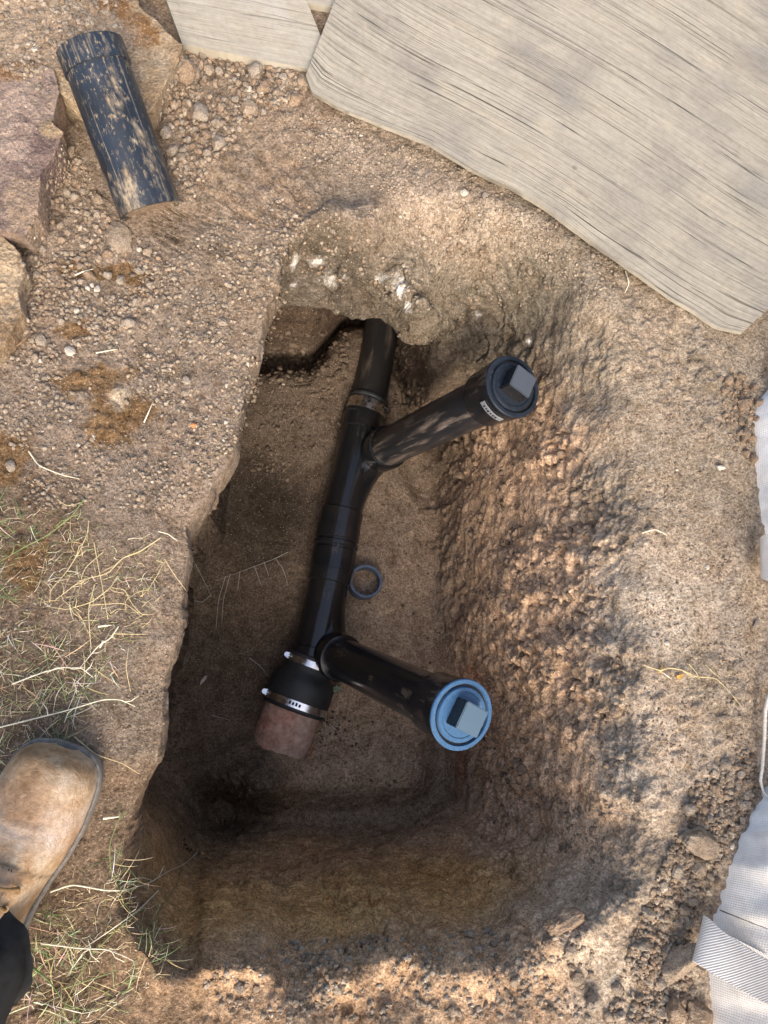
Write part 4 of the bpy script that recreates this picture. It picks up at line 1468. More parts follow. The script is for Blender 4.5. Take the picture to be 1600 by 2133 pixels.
for zi, (pl_, ni, ri, ng, rg, pals, lab, grp) in enumerate(ZONES):
    pals = pals.split()
    xs = [p[0] for p in pl_]
    ys = [p[1] for p in pl_]

    def sample():
        while True:
            x, y = random.uniform(min(xs), max(xs)), random.uniform(min(ys), max(ys))
            if in_poly(x, y, pl_): return x, y
    taken = []
    for k in range(ni):
        for _ in range(30):
            x, y = sample()
            r = ri[0] + (ri[1] - ri[0]) * random.random() ** 1.8
            if all(math.hypot(x - a, y - b) > (r + c) * .95 for a, b, c in taken): break
        taken.append((x, y, r))
        loc, n = hit(x, y)
        if loc.z < -.3 and False: continue
        pn = random.choice(pals)
        o = place(random.choice(clod_meshes[pn]), 'dirt_clod' if 'clod' in lab or 'crumb' in lab else 'pebble', loc, n, r / FPX * (loc - CAMV).length * 1.05, .32)
        adj = {'clod_a': 'tan', 'clod_b': 'brown', 'clod_c': 'buff', 'clod_d': 'dark'}[pn]
        size = 'bigger' if r > ri[0] + .5 * (ri[1] - ri[0]) else 'small'
        lab_ = (lab[6:] if lab.startswith('small ') else lab)
        lab_ = size + ' ' + adj + ' ' + lab_.replace('reddish ', '').replace('dark ', '')
        tag(o, lab_, 'clod' if 'clod' in lab or 'crumb' in lab else 'pebble', size + ' ' + adj + ' ' + grp)
    for k in range(ng):
        x, y = sample()
        # clumped distribution
        if math.sin(x * .031 + zi) * math.sin(y * .027 + 1.3 * zi) < random.uniform(-1.0, .35): continue
        if any(math.hypot((x - a_) / 1.2, y - b_) < c_ * random.uniform(.45, 1.1) for a_, b_, c_ in [(190, 790, 75), (230, 880, 65), (250, 570, 40), (160, 690, 30), (20, 960, 50), (290, 860, 45)]): continue
        loc, n = hit_any(x, y)
        r = (rg[0] + (rg[1] - rg[0]) * random.random() ** 2.3) / FPX * (loc - CAMV).length
        TV, TF = (T2V, T2F) if r > .0022 else (T1V, T1F)
        M3 = np.array((n.to_track_quat('Z', 'Y').to_matrix() @ Matrix.Rotation(random.uniform(0, 6.28), 3, 'Z')))
        sh = TV * np.clip(1 + .24 * rng.normal(size=(len(TV), 1)), .55, 1.5) * np.array([1, rng.uniform(.6, 1), rng.uniform(.5, .9)]) * r
        gv.append(sh @ M3.T + np.array(loc) + np.array(n) * r * (.02 if loc.z < -.02 else .2))
        gf.append(TF + tot)
        tot += len(TV)
        c = np.array(PAL[random.choice(pals)]) * rng.uniform(.65, 1.3) 
        if random.random() < (.014 if x < 560 else .004): c = np.array((.55, .49, .40))
        gc.append(np.repeat(c[None], len(TV), 0))
gravel = mesh_obj('gravel', np.concatenate(gv), np.concatenate(gf), M['pebble'], colors=np.clip(np.concatenate(gc), 0, .8), smooth=False)
tag(gravel, 'loose dry gravel and crumbs strewn over the ground', 'gravel', kind='stuff')

# ------------------------------------------------------------------ dry stalks, roots and grass
STRAW = (.58, .46, .24)
PALE = (.72, .65, .47)
GREEN = (.10, .17, .045)
OLIVE = (.21, .24, .085)


class Blades:
    def __init__(self): self.v, self.f, self.c = [], [], []

    def stem(self, pts, r, c, seg=5):
        b = len(self.v)
        pts = [Vector(p) for p in pts]
        n = len(pts)
        prev = None
        for k, p in enumerate(pts):
            t = (pts[min(n - 1, k + 1)] - pts[max(0, k - 1)])
            t = t.normalized() if t.length > 1e-9 else Vector((1, 0, 0))
            x = prev if prev is not None else t.orthogonal()
            x = (x - t * x.dot(t)).normalized()
            prev = x
            y = t.cross(x)
            rr = r * (1 - .55 * k / max(1, n - 1))
            for s in range(seg):
                a = 2 * math.pi * s / seg
                self.v.append(p + (x * math.cos(a) + y * math.sin(a)) * rr)
                self.c.append(c)
        for k in range(n - 1):
            for s in range(seg):
                s2 = (s + 1) % seg
                self.f.append((b + k * seg + s, b + k * seg + s2, b + (k + 1) * seg + s2, b + (k + 1) * seg + s))
        self.f.append(tuple(b + (n - 1) * seg + s for s in range(seg)))

    def blade(self, p, d, length, w, c, lift=.4, curl=.5):
        """flat tapering leaf, folded along the middle"""
        b = len(self.v)
        n = 7
        side = d.cross(Vector((0, 0, 1)))
        side = side.normalized() if side.length > 1e-6 else Vector((1, 0, 0))
        for k in range(n):
            t = k / (n - 1)
            q = p + d * length * t + Vector((0, 0, 1)) * length * (lift * t - curl * t * t) + side * length * .10 * math.sin(t * 2.2)
            ww = w * (1 - t) ** .7 * (.5 + .5 * min(1, t * 5))
            for s, h in ((-1, .35), (0, 0), (1, .35)):
                self.v.append(q + side * s * ww + Vector((0, 0, h * ww)))
                self.c.append(tuple(x * (1 - .15 * (s == 0)) for x in c))
        for k in range(n - 1):
            for s in (0, 1):
                a = b + k * 3 + s
                self.f.append((a, a + 1, a + 4, a + 3))

    def build(self, name, mat, parent=None):
        o = mesh_obj(name, [tuple(x) for x in self.v], self.f, mat, None, True, np.array(self.c))
        return o


def trace(pl, lift=.004, arch=.008):
    """polyline over the ground through photo points, a little above the soil"""
    pts = []
    n = len(pl)
    for i in range(n - 1):
        for k in range(6):
            t = k / 6
            pts.append((pl[i][0] + (pl[i + 1][0] - pl[i][0]) * t, pl[i][1] + (pl[i + 1][1] - pl[i][1]) * t))
    pts.append(pl[-1])
    for _ in range(2):
        pts = [pts[0]] + [((pts[k - 1][0] + 2 * pts[k][0] + pts[k + 1][0]) / 4, (pts[k - 1][1] + 2 * pts[k][1] + pts[k + 1][1]) / 4) for k in range(1, len(pts) - 1)] + [pts[-1]]
    out = []
    m = len(pts)
    for k, (x, y) in enumerate(pts):
        t = k / (m - 1)
        loc, nn = hit(x, y)
        dv = (CAMV - loc).normalized()
        out.append(loc + dv * (lift + arch * math.sin(math.pi * t)))
    zs = [p.z for p in out]
    return out


STALKS = [
    ([(185, 1085), (183, 1110), (165, 1150), (140, 1190), (105, 1230), (104, 1255)], STRAW, .0011),
    ([(335, 1120), (290, 1150), (255, 1162), (225, 1195), (170, 1208), (135, 1235), (115, 1250)], STRAW, .0012),
    ([(330, 1107), (350, 1112), (370, 1127)], PALE, .0011),
    ([(343, 1165), (365, 1200), (390, 1233)], STRAW, .0010),
    ([(342, 1170), (330, 1195), (308, 1230)], STRAW, .0008),
    ([(215, 1150), (180, 1180), (170, 1200), (170, 1225)], STRAW, .0009),
    ([(196, 1130), (205, 1180), (215, 1230), (225, 1290)], STRAW, .0010),
    ([(245, 1200), (230, 1225), (190, 1255), (140, 1270), (110, 1265)], STRAW, .0011),
    ([(233, 1224), (260, 1228), (275, 1258), (295, 1280), (320, 1280)], STRAW, .0009),
    ([(190, 1260), (260, 1256), (285, 1275), (295, 1285)], STRAW, .0008),
    ([(197, 1218), (184, 1270), (188, 1330), (190, 1352)], STRAW, .0011),
    ([(247, 1305), (230, 1330), (205, 1345), (165, 1393)], PALE, .0013),
    ([(235, 1320), (275, 1321), (308, 1321)], STRAW, .0009),
    ([(25, 1425), (90, 1400), (130, 1390), (170, 1391), (195, 1412)], PALE, .0014),
    ([(0, 1515), (60, 1500), (140, 1480), (215, 1457), (250, 1457), (282, 1472)], PALE, .0014),
    ([(268, 1350), (262, 1390), (272, 1440)], STRAW, .0009),
    ([(155, 1535), (200, 1572), (255, 1590), (290, 1612)], STRAW, .0009),
    ([(205, 1305), (232, 1302)], PALE, .002),
    ([(215, 1335), (208, 1350)], PALE, .0025),
    ([(120, 1040), (140, 1055), (175, 1045)], STRAW, .0008),
    ([(175, 1040), (150, 1075), (100, 1115), (50, 1140), (0, 1170)], OLIVE, .0015),
    ([(215, 1705), (255, 1700)], PALE, .0022),
    ([(265, 1690), (245, 1710), (228, 1760), (230, 1810), (250, 1860)], OLIVE, .0010),
    ([(105, 1858), (150, 1842), (220, 1855), (260, 1855), (310, 1840), (350, 1815), (385, 1800), (412, 1775)], PALE, .0014),
    ([(85, 1965), (170, 1976), (220, 1977), (260, 1992), (280, 2003)], PALE, .0013),
    ([(330, 1855), (290, 1895), (220, 1945), (160, 1985)], PALE, .0013),
    ([(300, 1890), (245, 1935), (190, 1990), (150, 2060), (120, 2133)], OLIVE, .0011),
    ([(130, 2060), (190, 2040), (250, 2020)], OLIVE, .0012),
    ([(195, 2045), (220, 2055), (250, 2067)], STRAW, .0010),
    ([(60, 2010), (100, 2040), (125, 2075)], GREEN, .0016),
    ([(380, 1810), (370, 1840), (345, 1880), (310, 1905)], OLIVE, .0010),
    ([(85, 1895), (105, 1920), (120, 1930)], GREEN, .0012),
    ([(250, 1850), (275, 1830), (300, 1828), (318, 1835)], PALE, .0011),
]
STALK_LABELS = ['bowed yellow stalk curving down towards the left grass', 'long branching stalk climbing towards the pit edge', 'short bent pale stalk tip nearest the pit edge', 'thin stalk hanging right from the fork nearest the pit edge', 'thin stalk hanging left from the fork nearest the pit edge', 'hooked stalk crossing the long branching one', 'straight stalk running down through the middle of the straw', 'middle stalk slanting down to the left', 'zigzag stalk reaching right from the middle one', 'nearly level thin stalk under the zigzag one', 'upright stalk standing above the white flat fork', 'stout pale forked stalk leaning right', 'level thin stalk pointing right at the pit', 'arched pale stalk ending at the stout fork', 'longest arched pale stalk just above the boot', 'thin hanging rootlet low on the bare strip', 'thin stalk running from the boot toe towards the pit', 'short white straw lying flat by the upright stalk', 'short white straw standing below the flat one', 'faint arched stalk above the green runner', 'green runner sloping up from the left edge', 'short white straw right of the boot', 'green runner hanging over the pit corner', 'long pale runner arching out over the pit corner', 'pale kinked runner by the trouser leg', 'pale runner slanting above the kinked one', 'olive runner going down to the bottom edge', 'short olive runner at the bottom left', 'small straw fork at the bottom left', 'stout green blade beside the trouser leg', 'thin side shoot on the runner over the pit', 'small green blade between boot and grass', 'small bent pale shoot over the pit corner']
assert len(STALK_LABELS) == len(STALKS)
for (pts, c, r), slab_ in zip(STALKS, STALK_LABELS):
    b = Blades()
    tp = trace(pts, .003 + r, .007 if len(pts) > 2 else .001)
    b.stem(tp, r * .8, c)
    # side leaflets at the nodes of the longer stalks
    if len(pts) > 4:
        for k in range(3):
            q = random.choice(tp[4:-2])
            a = random.uniform(0, 6.28)
            b.stem([q, q + Vector((math.cos(a), math.sin(a), .25)) * .008, q + Vector((math.cos(a + .3), math.sin(a + .3), .1)) * .02], r * .6, c)
    o = b.build('dry_stalk', M['stalk'])
    top = pts[0][1] < 1600
    tag(o, slab_, 'grass stalk',
        'dry stalks left of the pit' if top else 'stalks around the boot')

rootb = Blades()
for pts, c, r in [
    ([(1342, 1385), (1355, 1390), (1375, 1397), (1395, 1391), (1420, 1395), (1450, 1410), (1490, 1412), (1515, 1435), (1545, 1472)], STRAW, .0011),
    ([(1435, 1383), (1450, 1400), (1458, 1415)], STRAW, .0009), ([(1470, 1385), (1485, 1400), (1500, 1412)], STRAW, .0009),
    ([(1375, 1397), (1400, 1415)], PALE, .0010), ([(1420, 1395), (1440, 1410), (1455, 1410)], STRAW, .0008)]:
    rootb.stem(trace(pts, .003, .004), r, c)
for (x, y, a) in ((1372, 1402, 1.2), (1408, 1412, .5)):
    loc, n = hit(x, y)
    rootb.blade(loc + Vector((0, 0, .003)), Vector((math.cos(a), math.sin(a), 0)), .012, .004, (.55, .30, .06), .2, .2)
tag(rootb.build('dry_root', M['stalk']), 'dry yellow root with orange leaf scraps on the right hand ground', 'root')
for pts, lab in [([(1338, 1110), (1365, 1102), (1390, 1115)], 'curved dry twig on the trodden earth below the upper bag'),
                 ([(1303, 565), (1311, 590), (1302, 610)], 'short curled straw beside the plywood edge'),
                 ([(0, 745), (30, 725), (60, 700)], 'brown twig leaning on the rusty flagstone'),
                 ([(155, 574), (175, 565), (195, 560)], 'forked straw on the rubble below the flagstones'),
                 ([(200, 735), (245, 727)], 'straight pale straw above the brown smear'),
                 ([(300, 880), (320, 835)], 'slim pale straw right of the brown smear'),
                 ([(60, 940), (80, 970), (130, 990), (165, 997)], 'wandering dry root above the left grass')]:
    b = Blades()
    b.stem(trace(pts, .004, .003), .0012, (.34, .20, .10) if 'brown twig' in lab else PALE)
    tag(b.build('twig' if 'twig' in lab else 'straw', M['stalk']), lab, 'twig' if 'twig' in lab else 'straw')

# fine roots hanging on the left wall of the pit
rb = Blades()
for pts in [([(600, 1150), (570, 1165), (530, 1180), (490, 1195), (450, 1210)]), ([(575, 1165), (590, 1185), (600, 1220)]), ([(470, 1200), (455, 1250), (450, 1310)]),
            ([(480, 1195), (465, 1250), (462, 1300)]), ([(440, 1240), (420, 1255), (405, 1250)]), ([(500, 1190), (495, 1230)]), ([(530, 1180), (545, 1220)]),
            ([(440, 1490), (480, 1500)]), ([(520, 1370), (545, 1390), (560, 1410)]), ([(405, 1170), (440, 1240)]), ([(550, 1170), (560, 1200)])]:
    rb.stem(trace(pts, .004, .003), .0007, (.42, .40, .34))
loc, n = hit(449, 1318)
tag(rb.build('root_tangle', M['stalk']), 'fine pale roots dangling on the shaded left side of the pit', 'roots', kind='stuff')


def grass_patch(polypx, count, name, label, greens, sizes, clump=10):
    b = Blades()
    xs = [p[0] for p in polypx]
    ys = [p[1] for p in polypx]
    k = 0
    while k < count:
        cx_, cy_ = random.uniform(min(xs), max(xs)), random.uniform(min(ys), max(ys))
        if not in_poly(cx_, cy_, polypx): continue
        for _ in range(random.randint(3, clump)):
            x, y = random.gauss(cx_, 12), random.gauss(cy_, 12)
            loc, n = hit(x, y)
            if loc.z < -.12: continue
            a = random.uniform(0, 6.28)
            d = Vector((math.cos(a), math.sin(a), 0))
            u_ = random.random()
            c = GREEN if u_ < greens * .6 else OLIVE if u_ < greens else STRAW if u_ < greens + (1 - greens) * .65 else PALE
            c = tuple(x_ * random.uniform(.75, 1.2) for x_ in c)
            L = random.uniform(*sizes)
            b.blade(loc, d, L, random.uniform(.0003, .0008), c, random.uniform(.1, .5), random.uniform(.1, .5))
            k += 1
    o = b.build(name, M['grass'])
    return tag(o, label, 'grass', kind='stuff')


grass_patch([(-120, 1040), (40, 1040), (150, 1080), (60, 1160), (20, 1250), (-120, 1250)], 110, 'grass', 'sparse green grass at the left edge', .7, (.015, .06))
grass_patch([(-120, 1300), (60, 1290), (190, 1350), (230, 1420), (140, 1480), (150, 1540), (60, 1580), (-120, 1640)], 300, 'grass', 'dry straw and green grass in front of the boot', .38, (.012, .055))
grass_patch([(60, 1960), (90, 1900), (200, 1960), (280, 2020), (240, 2090), (130, 2150), (60, 2140)], 130, 'grass', 'trampled grass right of the trouser leg', .4, (.012, .055))
grass_patch([(220, 1760), (270, 1780), (300, 1850), (340, 1960), (330, 2030), (250, 1960), (225, 1850)], 70, 'grass', 'thin green grass hanging over the lower left corner of the pit', .65, (.015, .05), 5)
grass_patch([(80, 1130), (330, 1120), (330, 1300), (240, 1420), (150, 1330)], 90, 'straw_litter', 'scattered straw litter on the bare earth', .05, (.008, .028), 4)

# matted thatch: short broken straws lying flat
def thatch(polypx, count, label):
    b = Blades()
    xs = [p[0] for p in polypx]
    ys = [p[1] for p in polypx]
    k = 0
    while k < count:
        x, y = random.uniform(min(xs), max(xs)), random.uniform(min(ys), max(ys))
        if not in_poly(x, y, polypx): continue
        loc, n = hit(x, y)
        if loc.z < -.08: continue
        a = random.gauss(.6, .9)
        d = Vector((math.cos(a), math.sin(a), random.uniform(-.05, .18)))
        L = random.uniform(.004, .022)
        q = loc + n * random.uniform(.0005, .003)
        side = Vector((-d.y, d.x, 0)) * L * random.uniform(-.2, .2)
        c = random.choice([STRAW, STRAW, PALE, OLIVE, (.24, .17, .09), (.17, .12, .07)])
        b.stem([q, q + d * L * .5 + side, q + d * L], random.uniform(.00025, .0006), c, 3)
        k += 1
    tag(b.build('straw_thatch', M['stalk']), label, 'dead grass', kind='stuff')


thatch([(-100, 1040), (120, 1060), (330, 1130), (330, 1290), (200, 1420), (160, 1540), (60, 1590), (-100, 1640)], 1100, 'matted dead grass bits on the soil before the boot')
thatch([(70, 1940), (130, 1830), (230, 1800), (330, 1900), (330, 2040), (240, 2133), (60, 2140)], 450, 'matted dead grass bits on the soil beside the trouser leg')

# ------------------------------------------------------------------ boot and leg
BZ = .0
toe = V(130, 1551, .03)
heel = V(-88, 2060, .03)
toe.z = heel.z = 0
bg_z = drop(toe.x - .03, toe.y - .06)[0].z
axis = (toe - heel)
BL = axis.length
ax = axis.normalized()
sx_ = Vector((ax.y, -ax.x, 0))        # to the right of the boot
person = empty('person', heel + ax * .06 + Vector((0, 0, bg_z)))
tag(person, 'person in black trousers and a scuffed tan leather work boot at the pit edge', 'person')
bpy.context.view_layer.update()
st = [  # s, half width, height, centre shift
    (.0, .006, .03, .0), (.02, .026, .055, .0), (.08, .038, .10, .0), (.2, .042, .125, .0), (.34, .043, .118, .0), (.46, .047, .098, .002),
    (.58, .054, .078, .004), (.70, .059, .066, .004), (.80, .059, .061, .004), (.88, .056, .058, .005), (.94, .050, .052, .005), (.98, .038, .040, .006), (1.0, .014, .018, .007)]
sa = np.array(st)
sa[:, 1] *= .97
sa[:, 2] *= 1.08
sa[:, 3] *= 1.1
NSB, NRB = 110, 56
ss = np.concatenate([np.linspace(0, .06, 14), np.linspace(.07, .92, 70), np.linspace(.925, 1, 26)])


def spl(x, xp, fp):
    y = np.interp(x, xp, fp)
    xf = np.linspace(0, 1, 801)
    yf = np.interp(xf, xp, fp)
    k = np.hanning(61)
    k /= k.sum()
    yf = np.convolve(np.concatenate([2 * yf[0] - yf[30:0:-1], yf, 2 * yf[-1] - yf[-2:-32:-1]]), k, 'valid')
    ys_ = np.interp(x, xf, yf)
    e = smoothstep(0, .06, x) * (1 - smoothstep(.94, 1, x))
    return y * (1 - e) + ys_ * e


hw = np.maximum(spl(ss, sa[:, 0], sa[:, 1]), .003)
hh = spl(ss, sa[:, 0], sa[:, 2])
cs = spl(ss, sa[:, 0], sa[:, 3])
SOLE = .026
vb, uvb, cb = [], [], []
for s, w_, h_, c_ in zip(ss, hw, hh, cs):
    for k in range(NRB):
        a = math.pi * k / (NRB - 1)
        ca, sa_ = math.cos(a), math.sin(a)
        ex_ = .62
        lx = math.copysign(abs(ca) ** ex_, ca) * w_
        lz = abs(sa_) ** .8 * h_
        lx *= 1 - .10 * (lz / max(h_, 1e-4)) ** 2
        p = heel + ax * (s * BL) + sx_ * (lx + c_) + Vector((0, 0, bg_z + SOLE + lz))
        vb.append(p)
        uvb.append((s * 1.0, k / NRB))
vb = np.array([tuple(v) for v in vb])
# flex wrinkles over the vamp, a seam ridge where the quarter overlaps the vamp
S2 = np.repeat(ss, NRB)
K2 = np.tile(np.arange(NRB) / (NRB - 1), len(ss))
wr = np.sin((S2 * 150 + 10 * np.sin(K2 * 3.1) + 3 * fbm(vb, .03, 2, .5, 3)))
amp = smoothstep(.54, .62, S2) * (1 - smoothstep(.70, .78, S2)) * smoothstep(.1, .3, K2) * (1 - smoothstep(.7, .9, K2))
vb[:, 2] += .0009 * wr * amp * (.4 + .8 * smoothstep(-.2, .5, fbm(vb, .02, 3, .5, 31)))
seam = .50 + .06 * np.sin(K2 * math.pi)
vb[:, 2] += .0022 * (1 - smoothstep(seam - .004, seam + .004, S2)) * (S2 > .2)
vb += .0012 * np.stack([fbm(vb, .03, 3, .5, 8)] * 3, 1)
colb = np.ones((len(vb), 3))
dusty = smoothstep(.55, .68, S2) * (1 - smoothstep(.74, .92, S2))
colb = colb * (1 - .25 * dusty[:, None] * np.array([0, .0, -.4]))
toecap = smoothstep(.86, .97, S2)
colb *= (1 - .22 * toecap)[:, None]
line = np.exp(-((S2 - seam) / .004) ** 2) * (S2 > .2)
colb *= (1 - .55 * line)[:, None]
I = np.arange(len(ss) * NRB).reshape(len(ss), NRB)
fb = np.stack([I[:-1, :-1].ravel(), I[:-1, 1:].ravel(), I[1:, 1:].ravel(), I[1:, :-1].ravel()], 1)
boot = mesh_obj('boot', vb, fb, M['leather'], colors=colb, uvs=np.array(uvb))
reparent(boot, person)
# sole and welt
vsole, fsole = [], []
ring_n = 2 * len(ss)
for (ex_w, z_) in ((-.002, 0.0), (.003, .002), (.0042, .018), (.0042, .025), (.0030, .0270), (-.004, .0280)):
    rp = [heel + ax * (s * BL + (ex_w if s > .5 else -ex_w) * abs(2 * s - 1) ** 6) + sx_ * (c_ + w_ + ex_w) for s, w_, c_ in zip(ss, hw, cs)]
    lp_ = [heel + ax * (s * BL + (ex_w if s > .5 else -ex_w) * abs(2 * s - 1) ** 6) + sx_ * (c_ - w_ - ex_w) for s, w_, c_ in zip(ss, hw, cs)]
    for p in rp + lp_[::-1]:
        vsole.append(p + Vector((0, 0, bg_z + z_)))
for k in range(5):
    for s in range(ring_n):
        s2 = (s + 1) % ring_n
        fsole.append((k * ring_n + s, k * ring_n + s2, (k + 1) * ring_n + s2, (k + 1) * ring_n + s))
fsole.append(tuple(range(ring_n))[::-1])
fsole.append(tuple(5 * ring_n + s for s in range(ring_n)))
sole = mesh_obj('sole', [tuple(v) for v in vsole], fsole, M['sole'])
mark_sharp(sole.data)
reparent(sole, boot)


def on_boot(s, k, off=.0):
    i = int(np.argmin(np.abs(ss - s)))
    j = int(round(k * (NRB - 1)))
    p = Vector(vb[i * NRB + j])
    c = heel + ax * (s * BL) + Vector((0, 0, bg_z + SOLE))
    n = (p - c)
    n = (n - ax * n.dot(ax)).normalized()
    return p + n * off


b = Blades()
for i in range(0, 70):
    for sg in (1, -1):
        sA = .34 + .63 * i / 70
        k_ = int(np.argmin(np.abs(ss - sA)))
        k2_ = int(np.argmin(np.abs(ss - (sA + .0045))))
        q0_ = heel + ax * (ss[k_] * BL) + sx_ * (cs[k_] + sg * (hw[k_] + .0016)) + Vector((0, 0, bg_z + .0282))
        q1_ = heel + ax * ((ss[k_] + .005) * BL) + sx_ * (cs[k2_] + sg * (hw[k2_] + .0016)) + Vector((0, 0, bg_z + .0282))
        b.stem([q0_, q1_], .0007, (.3, .25, .18), 4)
welt_st = b.build('welt_stitching', M['lace'])
reparent(welt_st, boot)
# tongue, eyelets, laces, stitching
tv, tf = [], []
for i in range(16):
    s = .33 + .235 * i / 15
    for j in range(9):
        k = .5 + (.17 - .05 * i / 15) * (j - 4) / 4
        tv.append(on_boot(s, k, .004 * (1 - abs(j - 4) / 4) + .0015))
for i in range(15):
    for j in range(8):
        a = i * 9 + j
        tf.append((a, a + 1, a + 10, a + 9))
tong = mesh_obj('tongue', [tuple(v) for v in tv], tf, simple_mat('worn_brown_leather', (.26, .18, .12), .7, 0, .3, 120, .4))
reparent(tong, boot)
for i, s in enumerate((.36, .43, .495)):
    pr_, pl__ = on_boot(s, .27, .0022), on_boot(s, .73, .0022)
    for p in (pr_, pl__):
        c_ = heel + ax * (s * BL) + Vector((0, 0, bg_z + SOLE))
        n = (p - c_)
        n = (n - ax * n.dot(ax)).normalized()
        e = tube('eyelet', [p - n * .001, p + n * .0012], .0038, M['eyelet'], None, 14, inner=.0016)
        reparent(e, boot)
    mid_ = on_boot(s + .01, .5, .010)
    b = Blades()
    b.stem([on_boot(s + .012 * math.sin(math.pi * q / 18), .27 + .46 * q / 18, .0025 + .0065 * math.sin(math.pi * q / 18) ** .4) for q in range(19)], .0024, (.22, .13, .055), 8)
    l = b.build('lace', M['lace'])
    reparent(l, boot)
p0, p1 = on_boot(.38, .27, .004), on_boot(.48, .62, .010)
b = Blades()
b.stem(bez(p1, lerp(p1, p0, .4) + Vector((0, 0, .012)), p0 + Vector((0, 0, .012)), p0 - ax * .03 + sx_ * .004, 16), .0024, (.22, .13, .055), 8)
reparent(b.build('lace', M['lace']), boot)
b = Blades()
for i in range(9):
    k = .42 + .19 * i / 8
    q = on_boot(.548 + .006 * math.sin(i), k, .0022)
    b.stem([q - ax * .003, q + ax * .003], .0011, (.03, .025, .02), 4)
st_ = b.build('stitching', M['thread'])
reparent(st_, boot)

# trouser leg: hem over the ankle, shin leaning back to the knee, thigh above
ank = heel + ax * (BL * .17) - sx_ * .006 + Vector((0, 0, bg_z + .075))
kn = ank + ax * -.02 + Vector((-.06, -.16, .37))
hip = kn + Vector((-.10, -.30, .36))
NL = 70
path = []
for k in range(NL):
    t = k / (NL - 1)
    path.append(lerp(ank, kn, t / .55) if t < .55 else lerp(kn, hip, (t - .55) / .45))
for _ in range(6):
    path = [path[0]] + [(path[k - 1] + path[k] * 2 + path[k + 1]) / 4 for k in range(1, NL - 1)] + [path[-1]]
lv, lf = [], []
NS_ = 64
for k, c in enumerate(path):
    t = k / (NL - 1)
    tdir = (path[min(NL - 1, k + 1)] - path[max(0, k - 1)]).normalized()
    x = (sx_ - tdir * sx_.dot(tdir)).normalized()
    y = tdir.cross(x)
    r_ = .073 + .012 * math.sin(min(1, t / .5) * math.pi * .5) + .028 * smoothstep(.5, 1, t)
    hemflare = .012 * math.exp(-t / .04)
    for s in range(NS_):
        a = 2 * math.pi * s / NS_
        lv.append(c + x * math.cos(a) * (r_ + hemflare) + y * math.sin(a) * (r_ * 1.12 + hemflare))
lv = np.array([tuple(v) for v in lv])
fold = fbm(lv * np.array([1, 1, 1.8]), .07, 3, .5, 77)
T3 = np.repeat(np.arange(NL) / (NL - 1), NS_)
cen = np.repeat(np.array([tuple(c) for c in path]), NS_, 0)
nn_ = lv - cen
nn_ /= np.linalg.norm(nn_, axis=1, keepdims=True)
lv = lv + nn_ * (.010 * fold * (1 + 1.0 * np.exp(-T3 / .15)) - .004 * np.abs(np.sin(T3 * 60 + 3 * fold)) * np.exp(-T3 / .12))[:, None]
for k in range(NL - 1):
    for s in range(NS_):
        s2 = (s + 1) % NS_
        lf.append((k * NS_ + s, k * NS_ + s2, (k + 1) * NS_ + s2, (k + 1) * NS_ + s))
lf.append(tuple((NL - 1) * NS_ + s for s in range(NS_)))
leg = mesh_obj('trouser_leg', lv, lf, M['cloth_black'])
reparent(leg, person)


